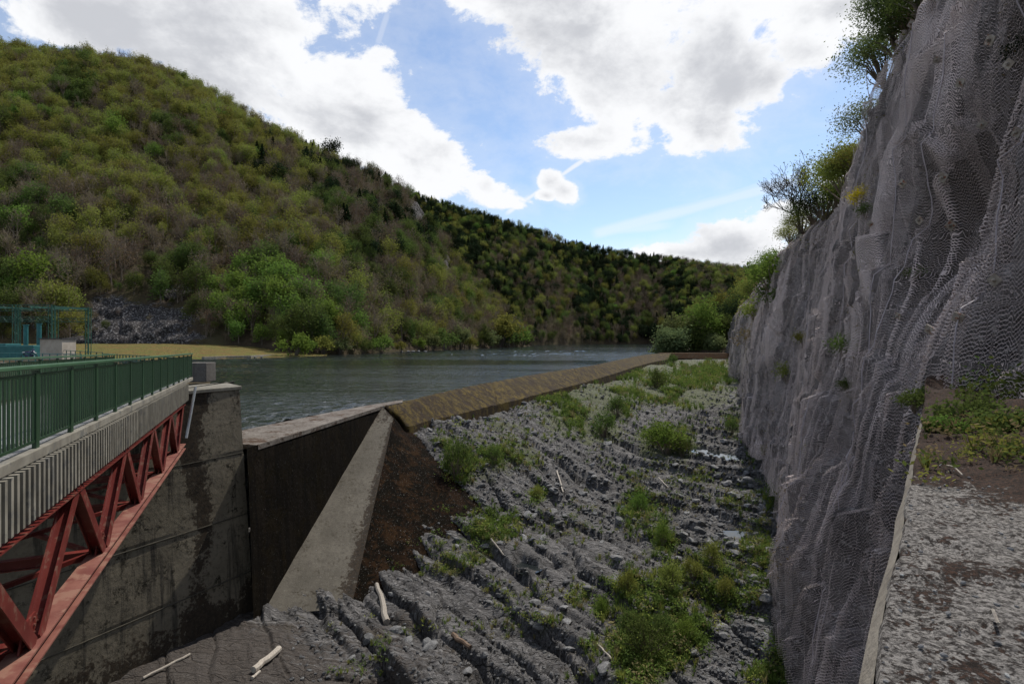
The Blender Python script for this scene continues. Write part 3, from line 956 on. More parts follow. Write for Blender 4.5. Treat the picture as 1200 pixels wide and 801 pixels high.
# seam cables where the net panels are laced together
cable_mat = mat_simple("lacing_cable", (0.36, 0.31, 0.32), (0.48, 0.42, 0.43), 3, 0.6, 0.1, 0.01)
for k, (y0, drift) in enumerate([(13.4, 2.2), (16.9, -1.8), (20.2, 1.8), (26.5, 2.0), (35, 3), (48, 3.5)]):
    zt = float(np.interp(y0, top_ctrl_Y, top_ctrl_Z)) - 0.2
    zs = np.linspace(zt, -11 + y0 * 0.02, 60)
    yy = y0 - drift * (zs - zt) / 24 * -1 + 0.35 * np.array([float(vnoise(np.array(z * 0.25 + k * 7), np.array(0.0), 3)) for z in zs]) * 2
    xx = net_x(yy, zs) - 0.03
    mb = MB()
    mb.tube([(float(a) - 15, float(b) - 25, float(c)) for a, b, c in zip(xx, yy, zs)], 0.012 + 0.0003 * y0, 4, cap=False)
    mb.build("cable", cable_mat, net)

# anchor plates
plate_mb = MB()
plate_mb.box((0, 0, 0), (0.03, 0.30, 0.30), Matrix.Rotation(math.radians(45), 4, 'X'))
plate_me = plate_mb.mesh("plate", rust_plate)
nut_mb = MB(); nut_mb.tube([(0, 0, 0), (-0.13, 0, 0)], 0.035, 8); nut_mb.tube([(-0.015, 0, 0), (-0.06, 0, 0)], 0.06, 6)
nut_me = nut_mb.mesh("nut", rust_plate)
plates = [(1163, 47, "highest on the netted cliff"), (1128, 97, "high on the cliff, left of a long pleat"), (1100, 70, "small, near the top left pleats"),
          (1195, 155, "pale, at the right edge high on the cliff"), (1154, 146, "rusty, above the dark hollow"), (1107, 208, "large, on the lip of the dark hollow"),
          (1117, 264, "rusty, inside the dark hollow"), (1126, 372, "rusty, low in the hollow above the ledge"), (1092, 386, "pale, just above the end of the ledge"),
          (1080, 258, "on the pleat edge left of the hollow"), (1060, 215, "small, upper middle of the netted cliff"), (1055, 370, "small, on the net left of the ledge end"),
          (1185, 75, "rusty, beside hanging ivy at the upper right"), (1169, 328, "dull, right part of the cliff above the ledge bushes"), (1022, 262, "tiny, halfway along the cliff top"), (1070, 28, "tiny, at the cliff top next to the leaning tree")]
for i, (a, b, txt) in enumerate(plates):
    # intersect the view line with the net
    Ys = np.linspace(8, 60, 2600)
    Xs = (a - 600) / F * Ys; Zs = (HZ - b) / F * Ys
    d = Xs - net_x(Ys, Zs)
    k = int(np.argmax(d > 0))
    root = empty("anchor_plate", (Xs[k] - 0.06, Ys[k], Zs[k]))
    root.rotation_euler = (random.uniform(-.4, .4), -0.2, 0.35 + random.uniform(-.3, .3))
    tag(root, "square steel anchor plate with bolt, " + txt, "anchor plate", "anchor plates holding the rockfall net")
    s_ = random.uniform(0.6, 0.85); root.scale = (s_, s_, s_)
    link(bpy.data.objects.new("plate", plate_me), root)
    link(bpy.data.objects.new("nut", nut_me), root)

# ------------------------------------------------------------------ LEDGE (near right)
EA, EB = np.array([-1.2, -1.2]), np.array([9.6, 13.2])      # edge line of the ledge
ed = (EB - EA) / np.linalg.norm(EB - EA)
nr = np.array([ed[1], -ed[0]])                              # towards the cliff
Ls = np.linspace(0, np.linalg.norm(EB - EA), 260)
Ts = np.concatenate([[0, 0.02, 0.05], np.linspace(0.08, 9, 170)])
LG, TG = np.meshgrid(Ls, Ts)
wob = 0.03 * fbm(LG * 1.5, LG * 0, 3, 4) + 0.012 * vnoise(LG * 9, LG * 0, 4)
X = EA[0] + ed[0] * LG + nr[0] * (TG + wob * (TG < .3))
Y = EA[1] + ed[1] * LG + nr[1] * (TG + wob * (TG < .3))
toC = cliff_macro(Y, np.full(Y.shape, -1.5)) - X          # distance left to the cliff
heap = sstep(3.0, 0.2, toC) * sstep(6.5, 9.5, LG)
Zl = -1.5 + 0.03 * fbm(X * 2.2, Y * 2.2, 12, 5) + 0.014 * fbm(X * 14, Y * 14, 13, 3) - 0.05 * (TG < 0.01)
mossA = np.clip(sstep(7.8, 12.0, LG + 0.4 * TG) * 0.7 + 0.12 * sstep(0.3, 2.5, TG) + heap * 0.5 - 0.02, 0, 1) + 0.35 * sstep(1.5, 3.5, TG) * fbm(X * .6, Y * .6, 9, 3)
mossh = sstep(0.0, 0.2, fbm(X * 3.0, Y * 3.0, 14, 4) + 0.35 * (mossA - 0.4)) * 0.03
Zl = Zl + mossh + heap * (0.45 + 0.35 * fbm(X, Y, 15, 3))
led = empty("retaining_wall", (float(EA[0]), float(EA[1]), -14))
tag(led, "near concrete ledge on the right, its top blotched with pale lichen and brown moss", "wall")


def rel_to(o, arr):
    return arr - np.array(o.location)


top_o = link(bpy.data.objects.new("lichen_top", grid_mesh("lichen_top", rel_to(led, np.stack([X, Y, Zl], -1)), ledge_material(), True, {'moss': mossA}, flip=True)), led)
mb = MB()
lx = []
for i in range(41):
    L = Ls[-1] * i / 40
    w = 0.025 * float(fbm(np.array(L * 1.5), np.array(0.0), 3, 3))
    lx.append(EA + ed * L + nr * w)
A0 = np.array(led.location)
for (t0, z0), (t1, z1) in zip([(0.0, -1.553), (-0.075, -1.70), (-0.085, -2.05)], [(-0.075, -1.70), (-0.085, -2.05), (0.0, -2.12)]):
    for i in range(40):
        a, b = lx[i], lx[i + 1]
        q = [(*(a + nr * t0), z0), (*(a + nr * t1), z1), (*(b + nr * t1), z1), (*(b + nr * t0), z0)]
        mb.poly([np.array(p) - A0 for p in q])
mb.build("coping", strip_conc, led)
mb = MB()
a, b = lx[0], lx[-1]
c, d = b + nr * 9, a + nr * 9
mb.hexa([np.array((*q, z)) - A0 for z in (-14.5, -1.75) for q in (a, b, c, d)])
mb.build("wall_body", cliff_rock, led)

# ------------------------------------------------------------------ BRIDGE
def bx(Y):           # plan line of the bridge's near edge
    return -2.918 - 0.4525 * Y


bd = Vector((-0.4525, 1, 0)).normalized()
bn = Vector((bd.y, -bd.x, 0))         # towards the gorge (right)


def bp(Y, off=0.0, z=0.0, slope=True):
    """point on the bridge: depth Y on the near edge, offset inward (left) off, height z at near end"""
    zz = z - 0.0155 * (Y - 6.7) if slope else z
    v = Vector((bx(Y), Y, zz)) - bn * off
    return v


Y0, Y1 = 1.5, 24.0
Y2 = 27.0
bridge = empty("truss_bridge", bp(Y1, 0, -4.2))
tag(bridge, "red steel truss footbridge with ribbed concrete deck edge, on the left", "bridge")
BL = Vector(bridge.location)


def bpr(*a):
    return bp(*a) - BL


BW = 3.2
ZD = -1.46       # deck top at Y=6.7
mb = MB()
mb.hexa([bpr(Y0, 0.16, ZD - .20), bpr(Y2, 0.16, ZD - .20), bpr(Y2, BW - .16, ZD - .20), bpr(Y0, BW - .16, ZD - .20),
         bpr(Y0, 0.16, ZD - .02), bpr(Y2, 0.16, ZD - .02), bpr(Y2, BW - .16, ZD - .02), bpr(Y0, BW - .16, ZD - .02)])
mb.build("deck", deck_mat, bridge)
for off in (0.0, BW - 0.14):       # edge beam carrying the rails
    mb = MB()
    mb.hexa([bpr(Y0, off, ZD - .14), bpr(Y2, off, ZD - .14), bpr(Y2, off + .15, ZD - .14), bpr(Y0, off + .15, ZD - .14),
             bpr(Y0, off, ZD), bpr(Y2, off, ZD), bpr(Y2, off + .15, ZD), bpr(Y0, off + .15, ZD)])
    mb.build("edge_beam", fin_conc, bridge, 0.01)
mb = MB()
mb.hexa([bpr(Y0, .30, ZD - .018), bpr(Y2, .30, ZD - .018), bpr(Y2, .62, ZD - .018), bpr(Y0, .62, ZD - .018),
         bpr(Y0, .30, ZD + .08), bpr(Y2, .30, ZD + .08), bpr(Y2, .62, ZD + .08), bpr(Y0, .62, ZD + .08)])
mb.build("kerb", white_stone, bridge, 0.01)
# ribbed fascia: a backing panel and one fin after another
mb = MB()
mb.hexa([bpr(Y0, .02, ZD - .80), bpr(Y1 + .4, .02, ZD - .80), bpr(Y1 + .4, .10, ZD - .80), bpr(Y0, .10, ZD - .80),
         bpr(Y0, .02, ZD - .143), bpr(Y1 + .4, .02, ZD - .143), bpr(Y1 + .4, .10, ZD - .143), bpr(Y0, .10, ZD - .143)])
mb.build("fascia_panel", fin_conc, bridge)
mb = MB(); mb.box((0, 0, 0), (0.10, 0.075, 0.70))
fin_me = mb.mesh("fin", fin_conc)
ang = math.atan2(bd.y, bd.x) - math.pi / 2
y = 4.6
while y < Y1 + .4:
    p = bpr(y, -0.03, ZD - .145 - .355)
    o = link(bpy.data.objects.new("fin", fin_me), bridge)
    o.location = p; o.rotation_euler = (0, 0, ang)
    y += 0.185 / 1.0976
# trusses (near and far side)
ZT, ZBm = ZD - 0.93, ZD - 2.72
for side, off in (("near", 0.12), ("far", BW - 0.12)):
    mb = MB(); mb.ibeam(bpr(Y0, off, ZT), bpr(Y1 + .2, off, ZT), 0.24, 0.20, 0.025); mb.build("top_chord", steel_red, bridge)
    mb = MB(); mb.ibeam(bpr(Y0, off, ZBm), bpr(Y1 - .2, off, ZBm), 0.32, 0.22, 0.028); mb.build("bottom_chord", chord_mat, bridge)
    yn = 0.6
    lows, ups = [], []
    while yn < Y1:
        lows.append(yn); ups.append(yn + 1.85); yn += 3.6
    lows = [7.75 + 3.55 * k for k in range(-2, 5)]
    ups = [9.6 + 3.55 * k for k in range(-3, 5)]
    for l in lows:
        for u in ups:
            if abs(u - l) < 2.0 and u < Y1 and l < Y1 - .3:
                mb = MB()
                sgn = 0.10 if u > l else -0.10
                mb.ibeam(bpr(l + sgn, off, ZBm + .10), bpr(u - sgn, off, ZT - .09), 0.20, 0.20, 0.02, up=tuple(bn))
                mb.build("diagonal", steel_red, bridge)
        if side == "near":
            # gusset plates, floor beams and sway bracing
            mb = MB()
            g0 = bpr(l, off, ZBm + .12)
            mb.hexa([g0 + bd * a + Vector((0, 0, z)) + bn * t for z, wv_ in ((0, .42), (.32, .2)) for a, t in ((-wv_, -.012), (wv_, -.012), (wv_, .012), (-wv_, .012))])
            gus = mb.build("gusset", steel_red, bridge)
            for bz in (.06, .16, .26):
                for ba in (-.26, -.13, .13, .26):
                    if abs(ba) > .42 - .7 * bz: continue
                    c9 = g0 + bd * ba + Vector((0, 0, bz)) + bn * .012
                    m9 = MB(); m9.tube([tuple(c9), tuple(c9 + bn * .02)], .018, 6); m9.build("bolt", chord_mat, gus)
            mb = MB(); mb.ibeam(bpr(l, .12, ZBm + .02), bpr(l, BW - .12, ZBm + .02), 0.16, 0.2, 0.02); mb.build("cross_beam", steel_red, bridge)
            if l + 3.55 < Y1:
                mb = MB(); mb.beam(bpr(l, .12, ZBm + .0), bpr(l + 3.55, BW - .12, ZBm + .0), 0.08, 0.08); mb.build("wind_brace", steel_red, bridge)
                mb = MB(); mb.beam(bpr(l, BW - .12, ZBm + .09), bpr(l + 3.55, .12, ZBm + .09), 0.08, 0.08); mb.build("wind_brace", steel_red, bridge)
            u = l + 1.85
            if u < Y1:
                mb = MB(); mb.ibeam(bpr(u, .12, ZT), bpr(u, BW - .12, ZT), 0.16, 0.18, 0.02); mb.build("cross_beam", steel_red, bridge)

# railings
def railing(off, label, with_low=True):
    base = bp(Y2, off, ZD)
    r = empty("railing", base)
    tag(r, label, "railing", "green railings along the footbridge")
    b0 = Vector(base)
    H = 1.10
    rot = ang
    me_p = MB(); me_p.box((0, 0, H / 2 - .02), (0.05, 0.13, H - .04)); me_p = me_p.mesh("post", rail_green)
    me_b = MB(); me_b.box((0, 0, 0), (0.018, 0.065, 0.86)); me_b = me_b.mesh("baluster", rail_green)
    step = 1.62 / 1.0976
    yy = 27.0
    ps = []
    while yy > 4.0:
        ps.append(yy); yy -= step
    for yv in ps:
        o = link(bpy.data.objects.new("post", me_p), r)
        o.location = bp(yv, off + .07, ZD) - b0; o.rotation_euler = (0, 0, rot)
    nb = 11
    for a, b in zip(ps[:-1], ps[1:]):
        for k in range(nb):
            yv = a + (b - a) * (k + 1) / (nb + 1)
            o = link(bpy.data.objects.new("baluster", me_b), r)
            o.location = bp(yv, off + .07, ZD + 0.555) - b0; o.rotation_euler = (0, 0, rot)
    mb = MB(); mb.hexa([bp(4, off - .0, ZD + H - .02) - b0, bp(Y2, off - .0, ZD + H - .02) - b0, bp(Y2, off + .14, ZD + H - .02) - b0, bp(4, off + .14, ZD + H - .02) - b0,
                        bp(4, off - .0, ZD + H + .035) - b0, bp(Y2, off - .0, ZD + H + .035) - b0, bp(Y2, off + .14, ZD + H + .035) - b0, bp(4, off + .14, ZD + H + .035) - b0])
    mb.build("handrail", top_green, r, 0.012)
    for zz in (0.10, 1.0):
        mb = MB(); mb.beam(bp(4, off + .07, ZD + zz) - b0, bp(Y2, off + .07, ZD + zz) - b0, 0.03, 0.035); mb.build("rail", rail_green, r)
    return r


railing(0.0, "dark green bar railing along the near edge of the footbridge")
railing(BW - .14, "dark green bar railing along the far edge of the footbridge")

# ------------------------------------------------------------------ ABUTMENT / PIER
AB = empty("abutment_wall", (-13, 27, -13))
tag(AB, "tall tan and black stained concrete abutment under the end of the footbridge", "wall")
wd = Vector((0.44, 0.898, 0)).normalized()
wn = Vector((wd.y, -wd.x, 0))
nose_t = Vector((-12.95, 27.0, 0)); nose_b = Vector((-12.05, 27.35, 0))
NA, NB2 = 140, 90
aa = np.concatenate([np.linspace(0, 22, 110), np.linspace(22.15, 25.5, 30)])
zz = np.linspace(-14, -2.3, NB2)
AG, ZG = np.meshgrid(aa, zz)
tt = (ZG + 12.5) / 10.2
topx, topy = -12.95, 27.0
k = 22.0 - AG
k0 = np.maximum(k, 0)
batter = (1 - tt)
Xa = topx - wd.x * k0 + batter * 0.55 * wn.x + batter * 0.2 * wd.x
Ya = topy - wd.y * k0 + batter * 0.55 * wn.y + batter * 0.45 * wd.y
# past the nose the wall turns back towards the lake
over = np.maximum(AG - 22.0, 0)
Xa = Xa - 0.62 * over; Ya = Ya + over * 0.8
joints = np.zeros(AG.shape)
for zj in (-5.35, -8.25, -11.0):
    joints = np.maximum(joints, np.exp(-((ZG - zj - 0.03 * np.sin(AG * 1.2)) / 0.035) ** 2))
vj = np.exp(-((AG - 13.5) / 0.03) ** 2) * (ZG < -5.35) + np.exp(-((AG - 5.0) / 0.03) ** 2)
dep = -0.03 * np.maximum(joints, vj) + 0.03 * fbm(AG * 0.5, ZG * 0.7, 3, 4) + 0.02 * np.floor((ZG + 14) / 2.9) % 2 * 0
Xa = Xa + wn.x * dep; Ya = Ya + wn.y * dep
link(bpy.data.objects.new("wall_face", grid_mesh("wall_face", rel_to(AB, np.stack([Xa, Ya, ZG], -1)), abut_mat, False, {'wear': np.clip(0.85 * np.exp(-((AG - 19.6 + 0.25 * np.sin(ZG)) / 0.75) ** 2) * (0.55 + 0.5 * sstep(-13, -4, ZG)) + 0.4 * np.exp(-((AG - 9) / 1.2) ** 2) + 0.6 * sstep(-10.6, -12.6, ZG) + 0.25 * sstep(-3.4, -2.6, ZG) + 0.3 * sstep(21, 22, AG), 0, 1)}, flip=False)), AB)
# thin dark battens imitate the joint shadow lines; real recesses would need more rows
joint_shade = mat_simple("joint_shadow_line", (0.05, 0.045, 0.035), (0.08, 0.07, 0.05), 3, 0.95, 0.3, 0.01)
for zj in (-5.35, -8.25, -11.0):
    mb = MB()
    bt = 1 - (zj + 12.5) / 10.2
    a = Vector((topx - wd.x * 22 + bt * .55 * wn.x + bt * .2 * wd.x, topy - wd.y * 22 + bt * .55 * wn.y + bt * .45 * wd.y, zj))
    b = Vector((topx + bt * .55 * wn.x + bt * .2 * wd.x, topy + bt * .55 * wn.y + bt * .45 * wd.y, zj))
    mb.beam(a + wn * .0 - AB.location, b + wn * .0 - AB.location, 0.05, 0.035)
    mb.build("joint", joint_shade, AB)
cap = MB()
nA = Vector((topx, topy, 0))
pts = [nA + wn * .06 + wd * .1, nA + wn * .06 - wd * 4.5, nA - wn * 2.2 - wd * 4.5, nA - wn * 2.9 + wd * 2.0, nA + Vector((-2.0, 2.6, 0))]
n5 = len(pts)
b0 = len(cap.v)
for z in (-2.36, -2.2):
    cap.v += [tuple(Vector((p.x, p.y, z)) - AB.location) for p in pts]
cap.f += [tuple(reversed(range(n5))), tuple(range(n5, 2 * n5))] + [(i, (i + 1) % n5, n5 + (i + 1) % n5, n5 + i) for i in range(n5)]
cap.build("cap", fin_conc, AB, 0.02)
# rough stone block behind the bridge end
mb = MB()
c = PY(237, 437, 30)
mb.box((c[0] - .3, c[1] + .4, -1.72), (1.1, 1.0, 1.02))
o = mb.build("stone_block", concrete_mat("rough_block", (0.08, 0.072, 0.065), (0.14, 0.13, 0.115), (0.05, 0.045, 0.04), None, speck=.3), None, 0.04)
tag(o, "rough concrete block at the lake end of the footbridge railing", "block")
# pale conduit leaning down the pier
mb = MB()
mb.tube([tuple(PY(229, 453, 24.2)), tuple(PY(218, 513, 23.6))], 0.055, 8)
tag(mb.build("conduit", galv), "pale grey pipe fixed down the corner of the abutment below the deck", "pipe")

# ------------------------------------------------------------------ DAM
dam = empty("weir_wall", (-10, 40, -13))
tag(dam, "curved spillway weir with black stained wall, triangular buttress and mossy orange crest", "dam")
DL = np.array(dam.location)
A = np.array([-9.75, 42.8, -5.0])
FL = np.array([-12.25, 26.3, -5.05]); FL2 = np.array([-12.75, 23.5, -5.06])


def dpoly(mb, pts):
    mb.poly([np.array(p) - DL for p in pts])


mb = MB()       # dark vertical face, gridded for slight relief
gu = np.linspace(0, 1, 90); gv = np.linspace(0, 1, 60)
GU, GV = np.meshgrid(gu, gv)
Bx = FL[0] + (A[0] + .05 - FL[0]) * GU; By = FL[1] + (A[1] + .3 - FL[1]) * GU
Bz = -14 + (9.0) * GV
Bx = Bx + (1 - GV) * 0.35 + 0.03 * fbm(By * 0.9, Bz * 0.6, 5, 4)
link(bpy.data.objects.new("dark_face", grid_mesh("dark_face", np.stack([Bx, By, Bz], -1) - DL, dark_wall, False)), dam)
mb = MB()
back = [np.array([-15.6, 30.0, -5.1]), np.array([-15.1, 31.8, -5.1]), np.array([-12.6, 40, -5.1]), np.array([-10.9, 44.5, -5.1]), np.array([-9.2, 48.0, -5.1])]
cr = [FL + (A - FL) * .05 + [0.03, 0, .03], A + [0.06, 0, .03], A + [1.0, 2.6, .02]] + [b + [0, 0, .05] for b in back[::-1]] + [np.array([-14.6, 28.0, -5.05])]
# crest slab with thickness
tb = len(cr)
b0 = len(mb.v)
mb.v += [tuple(p - DL - [0, 0, .22]) for p in cr] + [tuple(p - DL) for p in cr]
mb.f += [tuple(range(tb, 2 * tb))] + [(i, (i + 1) % tb, tb + (i + 1) % tb, tb + i) for i in range(tb)]
mb.build("crest_slab", crest_top, dam)
# buttress
A1 = PY(461, 490, 41.4); T0 = P(469, 497, -6.55)
B1, B2_, B3 = np.array([-12.4, 26.8, -13.0]), np.array([-7.8, 27.6, -13.0]), np.array([-1.7, 33.4, -12.0])


def facet(name, quad, mat, nu=70, nv=90, amp=0.05, seed=1):
    a, b, c, d = quad     # a top-left, b bottom-left, c bottom-right, d top-right
    U, V = np.meshgrid(np.linspace(0, 1, nu), np.linspace(0, 1, nv))
    U, V = U[..., None], V[..., None]
    Pq = (a * (1 - V) + b * V) * (1 - U) + (d * (1 - V) + c * V) * U
    nn = np.cross(c - a, b - d); nn /= np.linalg.norm(nn)
    if nn[1] > 0: nn = -nn
    edge = (np.sin(np.pi * U) * np.sin(np.pi * V)) ** 0.3
    Pq = Pq + nn * (amp * fbm(Pq[..., 0] * 1.1, Pq[..., 2] * 1.1, seed, 5)[..., None]) * edge
    U0, V0 = U[..., 0], V[..., 0]
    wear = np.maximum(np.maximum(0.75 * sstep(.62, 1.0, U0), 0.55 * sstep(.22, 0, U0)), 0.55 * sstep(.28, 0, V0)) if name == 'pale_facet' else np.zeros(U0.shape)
    return link(bpy.data.objects.new(name, grid_mesh(name, Pq - DL, mat, False, {'wear': wear})), dam)


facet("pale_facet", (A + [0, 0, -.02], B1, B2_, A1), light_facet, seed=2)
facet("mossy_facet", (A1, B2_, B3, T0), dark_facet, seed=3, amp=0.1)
mb = MB()
dpoly(mb, [T0, B3, B3 + [2.5, 6, 0], T0 + [2, 4, -3]])
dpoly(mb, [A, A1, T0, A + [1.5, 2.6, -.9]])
mb.build("buttress_side", dark_facet, dam)

# curved mossy crest, cut into segments by the construction joints
top_pts = np.array([[-9.6, 43.0, -4.98], P(480, 469, -5), P(515, 460.5, -5), P(550, 452.7, -5), P(585, 446, -5), P(620, 439.8, -5), P(655, 434, -5), P(690, 428.8, -5), [24.5, 136, -5], [36, 168, -5], [49, 200, -5], [60, 214, -5]])
toe_pts = np.array([T0, P(480, 499, -6.6), P(508, 491.5, -6.7), P(535, 485.5, -6.8), P(570, 477, -6.95), P(604, 469, -7), P(645, 458, -7), P(685, 448, -7), P(722, 437, -6.9), P(745, 429.5, -6.8), P(766, 424, -6.7), P(783, 421, -6.7)])


def spline(pts, n_):
    t = np.concatenate([[0], np.cumsum(np.sqrt(np.linalg.norm(np.diff(pts, axis=0), axis=1)))]); t /= t[-1]
    q = np.linspace(0, 1, n_)
    out = []
    for x in q:
        i = min(max(int(np.searchsorted(t, x)) - 1, 0), len(pts) - 2)
        p0, p1, p2, p3 = pts[max(i - 1, 0)], pts[i], pts[i + 1], pts[min(i + 2, len(pts) - 1)]
        u = (x - t[i]) / (t[i + 1] - t[i])
        out.append(0.5 * ((2 * p1) + (-p0 + p2) * u + (2 * p0 - 5 * p1 + 4 * p2 - p3) * u * u + (-p0 + 3 * p1 - 3 * p2 + p3) * u ** 3))
    return np.array(out)


NSg = 420
tl, bl = spline(top_pts, NSg), spline(toe_pts, NSg)
cuts = [0, 95, 190, 262, 330, 420]
for a, b in zip(cuts[:-1], cuts[1:]):
    sl = slice(a, min(b + 1, NSg))
    t_, o_ = tl[sl], bl[sl]
    dirv = o_ - t_; dirv[:, 2] = 0
    dirv /= np.linalg.norm(dirv, axis=1)[:, None]
    rows = []
    for w in np.linspace(0, 1, 26):
        drop = w ** 1.12
        p = t_ * (1 - w) + o_ * w
        p[:, 2] = t_[:, 2] * (1 - drop) + o_[:, 2] * drop
        rows.append(p)
    backr = t_ - dirv * 0.9
    rows = [backr + [0, 0, -3.0], backr + [0, 0, -.10]] + rows + [o_ + dirv * 0.25 + [0, 0, -1.6]]
    G = np.array(rows)
    G[..., 2] += 0.09 * fbm(G[..., 0] * 1.3, G[..., 1] * 1.3, 7, 6)
    G[:, 0, 2] -= .10; G[:, -1, 2] -= .10
    link(bpy.data.objects.new("crest_segment", grid_mesh("crest_segment", G - DL, moss_crest, False)), dam)
# end wall of the weir, square on to the channel
mb = MB()
e0, e1 = np.array([56, 214.5, -5]), np.array([92, 207, -5])
for (za, zb, o1, o2) in ((-6.9, -5.0, 0.0, 0.5),):
    p = [e0 + [0, -1.5, za + 5], e1 + [0, -1.5, za + 5], e1 + [0, 5, za + 5], e0 + [0, 5, za + 5], e0 + [0, 0, .02], e1 + [0, 0, .02], e1 + [0, 5, .02], e0 + [0, 5, .02]]
    mb.hexa([q - DL for q in p])
mb.build("end_wall", end_crest, dam)

# ------------------------------------------------------------------ WATER
WZ = -5.14
wpx = np.linspace(-560, 1020, 620)
cpx, cpy = screen_x = (600 + F * tl[:, 0] / tl[:, 1], tl[:, 1])
bpx = [600 + F * a / b for a, b in ((-15.6, 29.0), (-15.1, 31.8), (-12.6, 40.0), (-10.9, 44.5))]
sx_ = np.concatenate([[-560, 250], bpx, cpx[10:]]); sy_ = np.concatenate([[29.0, 29.0], [29.3, 32.0, 40.2, 44.8], cpy[10:] + 0.3])
k_ = np.argsort(sx_)
ystart = np.interp(wpx, sx_[k_], sy_[k_])
wv_ = np.linspace(0, 1, 640)[:, None]
WY = np.exp(np.log(ystart)[None] * (1 - wv_) + math.log(820.0) * wv_)
WX = (wpx[None] - 600) / F * WY
gust_ = sstep(-0.25, 0.35, fbm(WX * 0.012, WY * 0.035, 501, 4))
WZg = WZ + (0.06 + 0.26 * gust_) * (fbm(WX * 0.8, WY * 1.05, 503, 4, 0.6)) + 0.02 * fbm(WX * 0.12, WY * 0.2, 505, 2)
o = link(bpy.data.objects.new("lake_water", grid_mesh("lake_water", np.stack([WX, WY, WZg], -1), water_mat, True)))
tag(o, "dark rippled reservoir water held behind the weir", kind='structure')

# ------------------------------------------------------------------ HILLS
def hillgrid(name, pxl, foot, ridge, NRr, label, noise=6.0, seed=3, masks=None):
    """columns fan out from the valley; foot/ridge: lists of (px, depth Y, z)"""
    f = np.array(foot, float); r = np.array(ridge, float)
    fy = np.interp(pxl, f[:, 0], f[:, 1]); fz = np.interp(pxl, f[:, 0], f[:, 2])
    ry = np.interp(pxl, r[:, 0], r[:, 1]); rz = np.interp(pxl, r[:, 0], r[:, 2])
    v = np.concatenate([np.linspace(-0.04, 1, NRr), np.linspace(1.02, 1.5, 14)])
    V, PXc = np.meshgrid(v, pxl, indexing='ij')
    Yh = fy + (ry - fy) * V
    over = np.maximum(V - 1, 0)
    Zh = fz + (rz - fz) * (np.clip(V, -1, 1) ** 1.0) - over * 160 * (rz - fz > 5)
    Zh = np.where(V < 0, fz - 3, Zh)
    X_ = (PXc - 600) / F * Yh
    env = np.clip(np.sin(np.pi * np.clip(V, 0, 1)), 0, 1) ** 0.7
    amp = np.minimum(1, np.maximum(0.02, (rz - fz) / 80))
    Zh = Zh + amp * noise * (env * 2.2 * fbm(X_ * 0.012, Yh * 0.012, seed, 4) + (0.15 + env) * 0.5 * fbm(X_ * 0.06, Yh * 0.06, seed + 3, 4))
    return X_, Yh, Zh, PXc, V


def screen(Xa, Ya, Za):
    return 600 + F * Xa / Ya, HZ - F * Za / Ya


def zpx(py, Y, tree=0):
    return (HZ - py) / F * Y - tree


sil1 = [(-700, -40), (-300, 20), (0, 52), (100, 60), (170, 72), (240, 100), (310, 145), (380, 178), (440, 200), (490, 226), (530, 300), (570, 348), (600, 380), (622, 397)]
rY1 = [(-700, 620), (-300, 560), (0, 520), (240, 510), (440, 505), (490, 500), (530, 475), (570, 462), (622, 452)]
ridge1 = [(p, np.interp(p, [q[0] for q in rY1], [q[1] for q in rY1]), zpx(y, np.interp(p, [q[0] for q in rY1], [q[1] for q in rY1]), 9 if p < 520 else 6)) for p, y in sil1]
foot1 = [(-700, 230, -1), (-300, 205, -1), (0, 198, -1.2), (200, 200, -1.6), (300, 196, -2.5), (330, 185, -4.2), (400, 196, -4.6), (450, 224, -5), (520, 285, -5), (570, 350, -5), (622, 448, -5.2)]
p1 = np.linspace(-700, 622, 520)
X1, Y1h, Z1, P1, V1 = hillgrid("h", p1, foot1, ridge1, 210, "", 7.0, 3)
spx, spy = screen(X1, Y1h, Z1)
rock_spots = [(165, 375, 75, 22, 1.0), (160, 396, 85, 14, 1.0), (130, 362, 30, 18, .9), (205, 342, 22, 10, .9), (490, 250, 14, 26, .8), (105, 280, 40, 22, .6), (525, 310, 14, 26, .6), (545, 395, 30, 8, .5), (150, 250, 30, 15, .35), (440, 300, 22, 14, .35), (60, 380, 40, 14, .5)]


def rockf(px, py):
    v = np.zeros(px.shape)
    for a, b, c, d, s in rock_spots:
        v = np.maximum(v, s * np.exp(-((px - a) / c) ** 2 - ((py - b) / d) ** 2))
    return v


rk1 = rockf(spx, spy)
# outcrops stand proud: blocky relief
f1_, f2_, a1_, a2_, hh1, hh2 = voronoi(X1 / 9, Z1 / 7, 5)
blk = (hh1 - .5) * 5 + a2_ * 3
f1_, f2_, a1_, a2_, hh1, hh2 = voronoi(X1 / 3, Z1 / 3, 6)
blk = blk + (hh1 - .5) * 2.2
Y1h = Y1h - np.clip(rk1 * 1.4, 0, 1) * (blk + 2)
hm1 = grid_mesh("hill", np.stack([X1, Y1h, Z1], -1), hill_mat, True, {'rock': rk1 * 1.1, 'grass': np.zeros(rk1.shape)}, flip=False)
tag(link(bpy.data.objects.new("hill", hm1)), "steep wooded hillside above the left shore of the lake", kind='structure')

